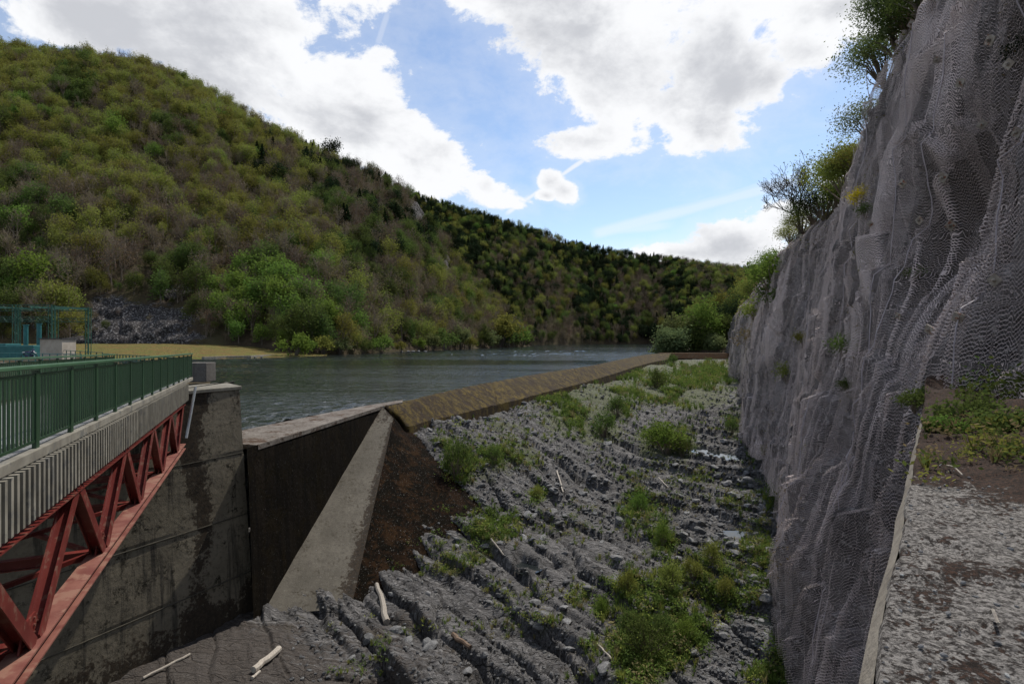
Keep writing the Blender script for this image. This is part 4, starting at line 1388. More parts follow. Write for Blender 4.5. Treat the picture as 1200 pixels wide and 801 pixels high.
sil2 = [(440, 214), (490, 226), (560, 247), (640, 270), (700, 289), (780, 299), (850, 309), (885, 313), (905, 303), (930, 292), (1000, 270), (1300, 250)]
ridge2 = [(p, 820 if p < 890 else 700, zpx(y, 820 if p < 890 else 700, 10)) for p, y in sil2]
foot2 = [(440, 500, -5.2), (560, 520, -5.2), (622, 560, -5.2), (700, 640, -5.2), (760, 660, -5.2), (850, 480, -5), (1000, 400, -5), (1300, 380, -5)]
p2 = np.linspace(440, 1300, 300)
X2, Y2h, Z2, P2_, V2 = hillgrid("h2", p2, foot2, ridge2, 110, "", 9.0, 23)
hm2 = grid_mesh("far_hill", np.stack([X2, Y2h, Z2], -1), hill_mat, True, {'rock': np.zeros(X2.shape), 'grass': np.zeros(X2.shape)}, flip=False)
tag(link(bpy.data.objects.new("far_hill", hm2)), "darker wooded ridge closing the valley beyond the lake", kind='structure')

# terrace with yellow meadow, shore road level; and platform at the bridge head
def sheet(name, pts_rows, mat, label, g=1.0, noise=0.1, seed=4, sub=40):
    rows = [spline(np.array(r, float), sub * 3) for r in pts_rows]
    rows = np.array(rows)
    v = np.linspace(0, len(rows) - 1, sub)
    out = []
    for x in v:
        i = min(int(x), len(rows) - 2); u = x - i
        out.append(rows[i] * (1 - u) + rows[i + 1] * u)
    G = np.array(out)
    G[..., 2] += noise * fbm(G[..., 0] * 0.3, G[..., 1] * 0.3, seed, 4)
    me = grid_mesh(name, G, mat, True, {'rock': np.zeros(G.shape[:2]), 'grass': np.full(G.shape[:2], g)})
    o = link(bpy.data.objects.new(name, me))
    tag(o, label, kind='structure')
    return G


meadow = sheet("meadow", [[(-220, 150, -5.6), (-120, 140, -5.5), (-80, 150, -5.6), (-70, 163, -5.6), (-58, 178, -5.6)],
                          [(-220, 155, -3.9), (-120, 146, -4.2), (-82, 155, -4.6), (-72, 167, -4.9), (-60, 184, -5.1)],
                          [(-220, 178, -1.7), (-130, 172, -1.9), (-95, 178, -2.6), (-78, 185, -3.8), (-64, 200, -4.6)],
                          [(-220, 215, -1.2), (-135, 210, -1.2), (-105, 210, -1.4), (-85, 208, -2.5), (-70, 215, -4)]], hill_mat, "flat yellow-green meadow at the foot of the hill by the lake", noise=0.35)
plat = sheet("platform_ground", [[(-70, 20, -14), (-22, 20, -14), (-17.5, 24.6, -14), (-15.3, 29.5, -14)],
                                 [(-70, 20.5, -2.4), (-22, 20.5, -2.35), (-17.7, 25, -2.3), (-15.8, 29.7, -2.35)],
                                 [(-75, 40, -2.5), (-40, 40, -2.4), (-26, 38, -2.4), (-18, 34, -2.5)],
                                 [(-110, 105, -2.6), (-82, 100, -2.6), (-52, 74, -2.7), (-27, 43, -2.9)],
                                 [(-112, 108, -6), (-82, 103, -6), (-52, 77, -6), (-26.5, 44.5, -6)]],
             hill_mat, "gravel and grass platform at the lake end of the footbridge", g=0.35, noise=0.05, seed=9)
# shore edging wall of the meadow
mb = MB()
sp = [P(235, 420.5, -5.0), P(262, 419.5, -5.0), P(290, 419, -5.0), P(322, 417, -5.0)]
for a, b in zip(sp[:-1], sp[1:]):
    a = Vector(a) + Vector((0, 1.0, 0)); b = Vector(b) + Vector((0, 1.0, 0))
    mb.beam(a + Vector((0, 0, .05)), b + Vector((0, 0, .05)), 0.8, 1.0)
o = mb.build("shore_wall", fin_conc, None, .05)
tag(o, "low stone edging along the water in front of the yellow meadow", "wall")

# ground behind the cliff and right bank beyond the weir
def bank_z(X_, Y_):
    return 0
G = sheet("right_bank", [[(64, 214, -7), (80, 216, -7), (100, 218, -7)], [(64, 226, -4.4), (82, 226, -3.8), (104, 222, 4)],
                         [(70, 262, -4.6), (92, 258, -2), (125, 240, 14)], [(95, 330, -5.4), (120, 320, -1), (170, 280, 24)], [(160, 480, -6), (190, 460, 0), (300, 380, 40)]],
          hill_mat, "wooded right bank beyond the end of the weir", g=0.1, noise=0.8, seed=19)

# base ground sheet under everything, out to the horizon
mb = MB()
mb.poly([(-3000, -300, -16), (3000, -300, -16), (3000, 5000, -16), (-3000, 5000, -16)])
tag(mb.build("valley_ground", hill_mat), "ground of the valley out to the horizon", kind='structure')

# ------------------------------------------------------------------ VEGETATION BUILDERS
def tube_q(pts, rad, sides=4):
    pts = np.array(pts, float); k = len(pts)
    d = np.gradient(pts, axis=0); d /= (np.linalg.norm(d, axis=1)[:, None] + 1e-9)
    ref = np.array([0.31, 0.17, 0.93]) if abs(d[0][2]) < 0.9 else np.array([1.0, 0.2, 0.1])
    x = np.cross(d, ref); x /= (np.linalg.norm(x, axis=1)[:, None] + 1e-9)
    y = np.cross(d, x)
    t = np.arange(sides) * 2 * np.pi / sides
    V = pts[:, None] + (x[:, None] * np.cos(t)[None, :, None] + y[:, None] * np.sin(t)[None, :, None]) * np.array(rad)[:, None, None]
    idx = np.arange(k * sides).reshape(k, sides)
    Q = np.stack([idx[:-1], np.roll(idx[:-1], -1, 1), np.roll(idx[1:], -1, 1), idx[1:]], -1).reshape(-1, 4)
    return V.reshape(-1, 3), Q


def leaves_q(C, size, r, asp=0.6, upbias=0.3, var=0.4):
    n_ = len(C)
    nn = r.normal(size=(n_, 3)); nn[:, 2] = np.abs(nn[:, 2]) + upbias
    nn /= np.linalg.norm(nn, axis=1)[:, None]
    a = r.normal(size=(n_, 3)); a -= nn * (a * nn).sum(1)[:, None]; a /= np.linalg.norm(a, axis=1)[:, None]
    b = np.cross(nn, a)
    s = size * (1 + var * r.uniform(-1, 1, n_))[:, None]
    V = np.stack([C - a * s, C + b * s * asp, C + a * s, C - b * s * asp], 1).reshape(-1, 3)
    Q = np.arange(n_ * 4).reshape(-1, 4)
    return V, Q


class Geo:
    def __init__(s): s.V = []; s.Q = []; s.M = []; s.n = 0

    def add(s, V, Q, m):
        s.V.append(V); s.Q.append(Q + s.n); s.M.append(np.full(len(Q), m)); s.n += len(V)

    def arrays(s): return np.concatenate(s.V), np.concatenate(s.Q), np.concatenate(s.M)

    def mesh(s, name, mats):
        V, Q, M_ = s.arrays()
        return quads_mesh(name, V, Q, mats, M_)


def branches(g, r, base, d, L, rad, depth, tips, spread=0.7, up=0.15, sides=4, kids=(3, 4), mat=0, minr=0.012):
    k = 4
    pts = [np.array(base, float)]; dd = np.array(d, float)
    for i in range(k):
        dd = dd + r.normal(size=3) * 0.14 + np.array([0, 0, up * 0.3])
        dd /= np.linalg.norm(dd)
        pts.append(pts[-1] + dd * L / k)
    rr = np.linspace(rad, max(rad * 0.5, minr), k + 1)
    V, Q = tube_q(pts, rr, sides if depth > 1 else 3)
    g.add(V, Q, mat)
    if depth == 0:
        tips.append(pts[-1]); tips.append(pts[2]); return
    for j in range(r.integers(*kids) + (1 if depth > 1 else 0)):
        t = r.uniform(0.4, 1.0) if j else 1.0
        i = min(int(t * k), k - 1); p = pts[i] * (1 - (t * k - i)) + pts[i + 1] * (t * k - i) if t < 1 else pts[-1]
        nd = dd + r.normal(size=3) * spread + np.array([0, 0, up])
        nd /= np.linalg.norm(nd)
        branches(g, r, p, nd, L * r.uniform(0.55, 0.8), rad * 0.55, depth - 1, tips, spread, up, sides, kids, mat, minr)


def tree_geo(seed, h=11, cw=4.2, trunk_h=2.5, depth=3, leaf=0.34, nleaf=900, clump=0.9, mats=(0, 1), tr=0.2, spread=0.7, up=0.2, minr=0.015):
    r = np.random.default_rng(seed)
    g = Geo(); tips = []
    base = np.array([0, 0, -0.6])
    lean = np.array([r.normal() * 0.05, r.normal() * 0.05, 1])
    p1_ = np.array([0, 0, trunk_h]) + lean * 0.2
    V, Q = tube_q([base, base * .3 + p1_ * .4, p1_], [tr * 1.3, tr, tr * 0.85], 6); g.add(V, Q, mats[0])
    L = (h - trunk_h) * 0.42
    for j in range(4 + r.integers(0, 2)):
        a = j * 1.4 + r.uniform(0, 1); s_ = r.uniform(0.35, 0.95) if j else 0.1
        d = np.array([math.cos(a) * s_, math.sin(a) * s_, 1.0]); d /= np.linalg.norm(d)
        branches(g, r, p1_ - np.array([0, 0, r.uniform(0, .8)]), d, L * r.uniform(.85, 1.15), tr * 0.6, depth - 1, tips, spread, up, 4, (3, 4), mats[0], minr)
    T = np.array(tips)
    # scale the crown to the wanted size
    g2V = np.concatenate(g.V)
    mz = T[:, 2].max(); mr = np.percentile(np.hypot(T[:, 0], T[:, 1]), 92)
    sx, sz = cw / mr, h / mz
    k = [v * np.array([1, 1, 1]) for v in g.V]
    for i, v in enumerate(g.V):
        t_ = np.clip((v[:, 2] - trunk_h * .5) / (trunk_h * .8 + .1), 0, 1)[:, None]
        g.V[i] = np.concatenate([v[:, :2] * (1 + (sx - 1) * t_), v[:, 2:] * sz], 1)
    T = np.concatenate([T[:, :2] * sx, T[:, 2:] * sz], 1)
    if nleaf:
        c = T[r.integers(0, len(T), nleaf)] + r.normal(size=(nleaf, 3)) * clump * np.array([1, 1, .8])
        dr_ = r.random(nleaf) ** 2 * (h - trunk_h) * 0.42
        c[:, 2] = np.maximum(c[:, 2] - dr_, trunk_h * .6)
        c[:, :2] *= (1 + 0.10 * dr_ / (h * .2))[:, None]
        V, Q = leaves_q(c, leaf, r); g.add(V, Q, mats[1])
    return g


def conifer_geo(seed, h=10, w=3.4, nleaf=1500, leaf=0.40, mats=(0, 1)):
    r = np.random.default_rng(seed); g = Geo()
    V, Q = tube_q([[0, 0, -.6], [0, 0, h * .5], [0, 0, h]], [.2, .12, .02], 5); g.add(V, Q, mats[0])
    t = r.uniform(0.14, 1, nleaf) ** 0.8
    lay = np.round(t * 12) / 12 + r.normal(size=nleaf) * 0.014
    a = r.uniform(0, 2 * np.pi, nleaf)
    rad = w * (1.02 - t) * (0.35 + 0.65 * r.uniform(0, 1, nleaf) ** .5) * (0.75 + 0.3 * np.sin(a * 3 + np.round(t * 12) * 2.1))
    c = np.stack([np.cos(a) * rad, np.sin(a) * rad, h * lay - rad * .25], 1)
    V, Q = leaves_q(c, leaf, r, 0.5, 0.6); g.add(V, Q, mats[1])
    return g


def shrub_geo(seed, h=1.5, w=1.2, n_=700, leaf=0.12, twigs=14, mats=(0, 1), clump=0.22):
    r = np.random.default_rng(seed); g = Geo(); ends = []
    for j in range(twigs):
        a = r.uniform(0, 2 * np.pi); s_ = r.uniform(0.1, 1) ** .7
        e = np.array([math.cos(a) * s_ * w, math.sin(a) * s_ * w, h * (1.0 - 0.45 * s_ * s_) * r.uniform(.7, 1.08)])
        m_ = e * 0.5 + np.array([0, 0, h * 0.08]) + r.normal(size=3) * 0.05 * h
        V, Q = tube_q([[0, 0, -.2], m_, e], [0.02 * h, 0.014 * h, 0.005 * h], 3); g.add(V, Q, mats[0])
        for t in (0.45, 0.7, 0.85, 1.0): ends.append(m_ * (1 - t) * 1 + e * t)
    E = np.array(ends)
    c = E[r.integers(0, len(E), n_)] + r.normal(size=(n_, 3)) * clump * np.array([w, w, h * .8])
    c[:, 2] = np.maximum(c[:, 2], 0.02)
    V, Q = leaves_q(c, leaf, r, 0.5, 0.2); g.add(V, Q, mats[1])
    return g


def tuft_geo(seed, h=0.5, n_=26, w=0.25, bw=0.02):
    r = np.random.default_rng(seed)
    Vs = []
    for j in range(n_):
        a = r.uniform(0, 2 * np.pi); s_ = r.uniform(0.1, 1.0)
        b = np.array([math.cos(a) * w * .3 * s_, math.sin(a) * w * .3 * s_, -0.04]); hh = h * r.uniform(.6, 1.1)
        t = np.array([math.cos(a) * w * s_ * 1.3, math.sin(a) * w * s_ * 1.3, hh])
        sd_ = np.array([-math.sin(a), math.cos(a), 0]) * bw
        m_ = b * .45 + t * .55 + np.array([0, 0, hh * .12])
        Vs += [b - sd_, b + sd_, m_ + sd_ * .8, m_ - sd_ * .8, m_ - sd_ * .8, m_ + sd_ * .8, t + sd_ * .1, t - sd_ * .1]
    V = np.array(Vs)
    return V, np.arange(len(V)).reshape(-1, 4)


# hillside templates (one mesh each, wood + leaves); kinds: bare, budding, green, fresh, conifer
KINDS = {}
KINDS['bare'] = [tree_geo(s, 11.5, 3.3, 2.8, 4, 0.17, 520, 0.7, minr=0.035).mesh("bare_tree", [twig, L_brown]) for s in (1, 2, 3)]
KINDS['bud'] = [tree_geo(s, 11, 3.4, 2.6, 3, 0.21, 1900, 0.62, minr=0.03).mesh("budding_tree", [twig, L_olive]) for s in (4, 5, 6)]
KINDS['mid'] = [tree_geo(s, 10.5, 3.2, 2.2, 3, 0.22, 2200, 0.6, minr=0.03).mesh("green_tree", [bark, L_mid]) for s in (7, 8)]
KINDS['fresh'] = [tree_geo(s, 9, 3.8, 2.0, 3, 0.28, 1700, 0.7, minr=0.03).mesh("fresh_green_tree", [bark, L_bright]) for s in (9, 10)]
KINDS['dark'] = [conifer_geo(11).mesh("conifer", [bark, L_dark])] + [tree_geo(s, 10, 3.6, 2.5, 3, 0.3, 1700, 0.7).mesh("dark_tree", [bark, L_dark]) for s in (12, 13)]
order = ['bare', 'bud', 'mid', 'fresh', 'dark']
tmpl = [(k, m_) for k in order for m_ in KINDS[k]]
tmpl_index = {k: [i for i, (kk, _) in enumerate(tmpl) if kk == k] for k in order}
NAME = {'bare': 'bare_tree', 'bud': 'budding_tree', 'mid': 'green_tree', 'fresh': 'fresh_green_tree', 'dark': 'dark_tree'}
LAB = {'bare': "bare brown tree on the steep hillside", 'bud': "olive budding tree on the steep hillside",
       'mid': "mid green tree on the steep hillside", 'fresh': "bright green tree on the brown hillside",
       'dark': "dark evergreen tree on the steep hillside"}


def place_on(Xa, Ya, Za, pxa, va, n_, seed, kindfn, density, spacing, smin=0.7, smax=1.25):
    """random points over a hill grid -> list of (x, y, z, kind, scale)"""
    r = np.random.default_rng(seed)
    R, C = Xa.shape
    # area-weighted cell picking
    ax_ = np.diff(Xa, axis=1)[:-1]; ay_ = np.diff(Ya, axis=1)[:-1]
    bx2_ = np.diff(Xa, axis=0)[:, :-1]; by2_ = np.diff(Ya, axis=0)[:, :-1]
    area = np.abs(ax_ * by2_ - ay_ * bx2_)
    spx_, spy_ = screen(Xa, Ya, Za)
    w = area * density(spx_[:-1, :-1], spy_[:-1, :-1], va[:-1, :-1])
    w = w.ravel() / w.sum()
    idx = r.choice(len(w), n_, p=w)
    i, j = idx // (C - 1), idx % (C - 1)
    u, v = r.random(n_), r.random(n_)
    def bl_(A_): return A_[i, j] * (1 - u) * (1 - v) + A_[i, j + 1] * u * (1 - v) + A_[i + 1, j] * (1 - u) * v + A_[i + 1, j + 1] * u * v
    x, y, z = bl_(Xa), bl_(Ya), bl_(Za)
    # thin out trees standing too close together
    cell = {}
    out = []
    for q in range(n_):
        key = (int(x[q] // spacing), int(y[q] // spacing))
        if key in cell: continue
        cell[key] = 1
        px_, py_ = 600 + F * x[q] / y[q], HZ - F * z[q] / y[q]
        out.append((x[q], y[q], z[q], kindfn(px_, py_, r), r.uniform(smin, smax)))
    return out


def kind1(px, py, r):
    u = r.random()
    nz = float(fbm(np.array(px * 0.012), np.array(py * 0.018), 71, 3))
    top = sstep(230, 70, py - (px * 0.25))          # olive crown on the upper left
    near = sstep(320, 400, py)
    if 400 < px < 545 and u < sstep(330, 230, py) * 0.75: return 'dark' if u < .35 else 'mid' if u < .5 else 'bare'
    if px > 300 and py < 215 + (px - 300) * .35 and u < .3: return 'dark'
    if 270 < px < 385 and py > 325 and u < .75: return 'fresh' if u < .35 else 'mid'
    if px < 60 and py > 250 and u < .5: return 'fresh' if u < .2 else 'mid'
    if u < 0.018: return 'fresh'
    if nz > 0.30 and u < .6: return 'mid' if u < .6 else 'fresh'
    if u < 0.78 * top: return 'bud'
    if px > 480 and u < .5: return 'mid' if u < .3 else 'bud'
    if u < 0.14 + 0.1 * near: return 'mid'
    if u < 0.40 + (0.25 if nz < -0.15 else 0): return 'bud'
    return 'bare'


def dens1(px, py, v):
    d = np.where((v >= 0.0) & (v < 1.12), 1.0, 0.0)
    d = d * np.clip(1.05 - rockf(px, py) * 1.9, 0.0, 1)
    d = d * (0.6 + 0.8 * sstep(-.3, .3, fbm(px * .02, py * .03, 19, 3)))
    return d * np.where((px > -160) & (px < 640), 1.0, 0.25)


def kind2(px, py, r):
    u = r.random()
    nz = float(fbm(np.array(px * 0.02), np.array(py * 0.03), 171, 3))
    if u < .40 + nz: return 'dark'
    if u < .62: return 'bare'
    if u < .85: return 'mid'
    return 'bud' if u < .985 else 'fresh'


def dens2(px, py, v):
    return np.where((v >= 0.0) & (v < 1.1) & (px > 440) & (px < 1100), 1.0, 0.0)


T1 = place_on(X1, Y1h, Z1, P1, V1, 14000, 5, kind1, dens1, 5.9, .65, 1.65)
T2 = place_on(X2, Y2h, Z2, P2_, V2, 22000, 6, kind2, dens2, 6.2, .9, 1.45)
# undergrowth between the trees
# hand-placed individuals: (px, py of the foot, crown height in px, kind, label)
special = [(42, 352, 52, 'fresh', "broad bright green tree at far left above the green gantry"), (133, 168, 36, 'fresh', "pale lime tree alone on the upper left slope"),
           (296, 192, 22, 'fresh', "small lime green tree high on the slope near its middle"), (150, 178, 22, 'bud', "yellowish tree just right of the pale lime tree"),
           (285, 250, 22, 'mid', "round green tree halfway up the slope below the lime tree"), (372, 235, 20, 'mid', "rounded green tree right of centre on the upper slope"),
           (305, 372, 46, 'fresh', "left tree of the bright green clump low on the hillside"), (330, 375, 50, 'fresh', "middle tree of the bright green clump low on the hillside"),
           (360, 368, 48, 'fresh', "right tree of the bright green clump low on the hillside"), (252, 355, 36, 'fresh', "green tree right of the dark rock outcrop"),
           (15, 278, 40, 'fresh', "green tree at the very left edge of the hillside"), (5, 160, 36, 'mid', "green tree cut by the left edge, high on the hillside"),
           (38, 240, 26, 'dark', "dark evergreen on the left part of the slope"), (78, 270, 40, 'mid', "wide green tree on the lower left slope"),
           (232, 322, 30, 'mid', "slim green tree above the rock slab"), (400, 250, 22, 'mid', "small green tree under the ridge beside dark pines"),
           (388, 192, 26, 'dark', "pointed dark pine standing on the skyline"), (370, 178, 20, 'dark', "short dark pine left of the tallest skyline pine")]


def on_hill(px, py, Xa, Ya, Za):
    sx_, sy_ = screen(Xa, Ya, Za)
    vis = V1 <= 1.0
    d = np.where(vis, (sx_ - px) ** 2 + (sy_ - py) ** 2, 1e9)
    i = int(np.argmin(d)); i, j = divmod(i, Xa.shape[1])
    return Xa[i, j], Ya[i, j], Za[i, j]


def region(px, py):
    col = ["above the green gantry", "around the dark rock outcrop", "above the yellow meadow", "above the bright green clump", "above the stony shore", "on the spur running down to the water"][int(np.clip((px + 20) // 110, 0, 5))]
    row = "high up the slope" if py < 250 else "halfway up the slope" if py < 310 else "low on the slope" if py < 365 else "at the foot of the slope"
    return row + " " + col


def put_tree(me, name, x, y, z, s_, label, cat, group, sz=None):
    o = bpy.data.objects.new(name, me)
    o.location = (x, y, z); o.rotation_euler = (0, 0, random.uniform(0, 6.28))
    o.scale = (s_, s_, sz or s_ * random.uniform(.88, 1.15))
    link(o); tag(o, label, cat, group)
    return o


for k_, (px, py, hp, kd, lb) in enumerate(special):
    x, y, z = on_hill(px, py, X1, Y1h, Z1)
    me = random.choice(KINDS[kd])
    hh = hp / F * y
    put_tree(me, NAME[kd], x, y, z, hh / 9.5, lb, "tree", "trees on the left hillside")

inframe = [(q, t) for q, t in enumerate(T1) if -15 < 600 + F * t[0] / t[1] < 640 and HZ - F * t[2] / t[1] < 420]
inframe.sort(key=lambda q: q[1][1])
# the largest of each kind become objects of their own
used = set()
cnt = {k: 0 for k in order}
for q, t in inframe:
    if sum(cnt.values()) >= 300: break
    kd = t[3]; cnt[kd] += 1; used.add(q)
    put_tree(random.choice(KINDS[kd]), NAME[kd], t[0], t[1], t[2], t[4], LAB[kd].replace(' on the steep hillside', '').replace(' on the brown hillside', '') + ', ' + region(600 + F * t[0] / t[1], HZ - F * t[2] / t[1]), "tree", "trees on the left hillside")
rest = [t for q, t in enumerate(T1) if q not in used]


def src_obj(me):
    for o in SC.objects:
        if o.data == me: return o
    return None


def forest(name, trees, label):
    """everything past the individuals: one object, points instanced from the real trees"""
    n_ = len(trees)
    me = bpy.data.meshes.new(name)
    me.vertices.add(n_)
    me.vertices.foreach_set('co', np.array([t[:3] for t in trees], np.float32).reshape(-1))
    r = np.random.default_rng(3)
    ti = np.array([r.choice(tmpl_index[t[3]]) for t in trees], np.int32)
    a = me.attributes.new('tpl', 'INT', 'POINT'); a.data.foreach_set('value', ti)
    a = me.attributes.new('rot', 'FLOAT_VECTOR', 'POINT')
    a.data.foreach_set('vector', np.stack([r.normal(size=n_) * .05, r.normal(size=n_) * .05, r.uniform(0, 6.28, n_)], 1).astype(np.float32).reshape(-1))
    a = me.attributes.new('scl', 'FLOAT', 'POINT'); a.data.foreach_set('value', np.array([t[4] for t in trees], np.float32))
    ob = link(bpy.data.objects.new(name, me))
    tag(ob, label, kind='stuff')
    ng = bpy.data.node_groups.new(name, 'GeometryNodeTree')
    ng.interface.new_socket(name='Geometry', in_out='INPUT', socket_type='NodeSocketGeometry')
    ng.interface.new_socket(name='Geometry', in_out='OUTPUT', socket_type='NodeSocketGeometry')
    gi = ng.nodes.new('NodeGroupInput'); go = ng.nodes.new('NodeGroupOutput')
    jn = ng.nodes.new('GeometryNodeJoinGeometry')
    na = ng.nodes.new('GeometryNodeInputNamedAttribute'); na.data_type = 'INT'; na.inputs[0].default_value = 'tpl'
    nb_ = ng.nodes.new('GeometryNodeInputNamedAttribute'); nb_.data_type = 'FLOAT_VECTOR'; nb_.inputs[0].default_value = 'rot'
    nc_ = ng.nodes.new('GeometryNodeInputNamedAttribute'); nc_.data_type = 'FLOAT'; nc_.inputs[0].default_value = 'scl'
    for k_, (kd, m_) in enumerate(tmpl):
        so = src_obj(m_)
        if so is None: continue
        oi = ng.nodes.new('GeometryNodeObjectInfo'); oi.inputs['Object'].default_value = so
        cmp_ = ng.nodes.new('FunctionNodeCompare'); cmp_.data_type = 'INT'; cmp_.operation = 'EQUAL'
        ai = [i_ for i_ in cmp_.inputs if i_.type == 'INT']
        ng.links.new(na.outputs[0], ai[0]); ai[1].default_value = k_
        ip = ng.nodes.new('GeometryNodeInstanceOnPoints')
        ng.links.new(gi.outputs[0], ip.inputs['Points']); ng.links.new(cmp_.outputs[0], ip.inputs['Selection'])
        ng.links.new(oi.outputs['Geometry'], ip.inputs['Instance'])
        ng.links.new(nb_.outputs[0], ip.inputs['Rotation']); ng.links.new(nc_.outputs[0], ip.inputs['Scale'])
        ng.links.new(ip.outputs[0], jn.inputs[0])
    ng.links.new(jn.outputs[0], go.inputs[0])
    md = ob.modifiers.new('forest', 'NODES'); md.node_group = ng
    return ob


missing = [m_ for k_, m_ in tmpl if src_obj(m_) is None]
for m_ in missing:
    t = T2[random.randrange(len(T2))]
    kd = [k for k, mm in tmpl if mm == m_][0]
    put_tree(m_, NAME[kd], t[0], t[1], t[2], t[4], LAB[kd].replace("steep hillside", "far wooded ridge"), "tree", "trees on the far ridge")
forest("hillside_wood", rest, "mixed spring wood covering the upper hillside")
forest("far_wood", T2, "dark mixed wood covering the far ridge")

# low scrub on the hillside so that the ground does not show bare
r_ = np.random.default_rng(31)
scrub = place_on(X1, Y1h, Z1, P1, V1, 9000, 15, lambda a, b, r: 'bare' if r.random() < .6 else 'bud' if r.random() < .6 else 'mid', lambda a, b, v: np.where((v > 0) & (v < 1) & (a > -60) & (a < 640), 1.0, 0.0) * np.clip(1 - rockf(a, b) * 1.4, .02, 1), 3.4, .25, .42)
forest("hillside_scrub", scrub, "low brown and green scrub under the hillside trees")

# ------------------------------------------------------------------ NAMED TREES AND SHRUBS
def big_tree(name, x, y, z, seed, h, cw, tr_h, leafmat, label, cat="tree", group=None, nleaf=3500, leaf=.16, clump=.6, depth=4, wood=bark, tr=.2, minr=.015, spread=.7, lean=None):
    g = tree_geo(seed, h, cw, tr_h, depth, leaf, nleaf, clump, tr=tr, minr=minr, spread=spread)
    V, Q, M_ = g.arrays()
    root = empty(name, (x, y, z), seed * 1.3)
    if lean: root.rotation_euler = (lean[0], lean[1], 0)
    tag(root, label, cat, group)
    for part, m_id, mt in (("trunk", 0, wood), ("crown", 1, leafmat)):
        sel = M_ == m_id
        if not sel.any(): continue
        Qs = Q[sel]; uq, inv = np.unique(Qs, return_inverse=True)
        link(bpy.data.objects.new(part, quads_mesh(part, V[uq], inv.reshape(-1, 4), mt)), root)
    return root


def from_px(px, py_base, Yd):
    return PY(px, py_base, Yd)


shore_trees = [(778, 412, 232, 30, 'willow', 7.5, "pale grey-green willow bush at the water's edge, left end of the bank beyond the weir"),
               (800, 411, 236, 46, 'willow', 7.5, "rounded willow between the shore bush and the tall light green tree"),
               (822, 411, 234, 66, 'fresh', 8.0, "tall light green tree beyond the far end of the weir"),
               (842, 412, 240, 52, 'mid', 7.0, "darker green tree right of the tall light green one, against the cliff end"),
               (835, 412, 230, 24, 'willow', 5.0, "small feathery shrub in front of the tall light green tree"),
               (812, 412, 232, 26, 'mid', 5.5, "low bush between willow and tall tree at the weir's end"),
               (790, 412, 229, 30, 'willow', 6.0, "low willow growing right on the lakeshore behind the crest"),
               (856, 408, 250, 60, 'dark', 7.0, "dark tree in the shade behind the cliff end"),
               (868, 380, 270, 50, 'mid', 8.0, "green tree on the slope behind the far cliff end"),
               (846, 385, 300, 46, 'bud', 9.0, "olive tree higher on the slope behind the bank"),
               (880, 360, 300, 42, 'bud', 9.0, "olive brown tree above the far end of the cliff")]
LM = {'willow': L_pale, 'fresh': L_bright, 'mid': L_mid, 'dark': L_dark, 'bud': L_olive}
for i, (px, pyb, Yd, hp, kd, cw, lb) in enumerate(shore_trees):
    p = from_px(px, pyb, Yd)
    h = hp / F * Yd
    big_tree("shore_tree", p[0], p[1], p[2] - .8, 40 + i, h, min(cw, h * .5), h * .10, LM[kd], lb, "tree", "trees beyond the end of the weir", nleaf=5200, leaf=.42, clump=1.15, depth=3, minr=.03, tr=.3)

# shrubs along the left shore
shore = [(345, 417, 176, 24), (362, 414, 185, 14), (378, 413, 190, 18), (398, 412, 196, 15), (425, 412, 205, 14), (447, 411, 216, 16), (470, 411, 226, 10), (508, 409, 262, 15), (522, 409, 270, 20), (490, 409, 245, 12), (550, 407, 310, 12), (575, 406, 350, 16), (597, 405, 395, 20), (612, 405, 420, 18), (588, 404, 380, 30), (540, 406, 300, 20)]
for i, (px, pyb, Yd, hp) in enumerate(shore):
    p = from_px(px, pyb, Yd); h = hp / F * Yd * 1.1
    kd = ['mid', 'willow', 'bud', 'fresh'][(i * 7) % 4] if i else 'fresh'
    m_ = shrub_geo(200 + i, 1.0, 0.85, 900, 0.075, 14, clump=.16).mesh("shore_shrub", [bark, LM[kd]])
    word = {'mid': 'green', 'willow': 'pale green', 'bud': 'olive', 'fresh': 'bright green'}[kd]
    where = ["largest, at the right end of the yellow meadow", "just right of the meadow's end", "between the meadow and the stony bank", "left of the stony bank", "left half of the far shore", "near the stony bank", "above the stones on the shore", "mid shore", "mid shore, tallest of its row", "low, mid shore",
             "right part of the left shore", "near the spur's foot", "at the foot of the spur", "last before the spur meets the water", "tall, on the spur above the water", "behind the shore on the right part"][i]
    o = put_tree(m_, "shore_shrub", p[0], p[1], p[2] - .3, h * .85, word + " shrub on the left lakeshore, " + where, "shrub", "shrubs along the left lakeshore", h)
# shore stones
def rock_me(seed, sub=2, name="boulder", mat=pebble, flat=.7):
    import bmesh
    bm = bmesh.new(); bmesh.ops.create_icosphere(bm, subdivisions=sub, radius=1)
    r = np.random.default_rng(seed)
    dirs = r.normal(size=(9, 3)); dirs /= np.linalg.norm(dirs, axis=1)[:, None]; cut = r.uniform(.5, .85, 9)
    for v in bm.verts:
        c = np.array(v.co)
        for d, k in zip(dirs, cut):
            t = c @ d
            if t > k: c = c - d * (t - k)
        c *= np.array([1.25, .85, flat]); v.co = c + r.normal(size=3) * .02
    me = bpy.data.meshes.new(name); bm.to_mesh(me); bm.free(); me.materials.append(mat); return me


ROCKS = [rock_me(s) for s in range(6)]
for i, px in enumerate([452, 462, 470, 478, 484, 490, 498, 290, 297, 305]):
    p = P(px, 412.2 if px > 400 else 419, -5.05); p = p + np.array([0, .8, 0.15])
    o = bpy.data.objects.new("shore_stone", ROCKS[i % 6]); o.location = p; s_ = random.uniform(.5, 1.1) * (1.0 if px > 400 else .7); o.scale = (s_, s_, s_ * .8); o.rotation_euler = (0, 0, i)
    link(o); tag(o, "pale stone at the water's edge on the left shore", "stone", "stones on the left shore")

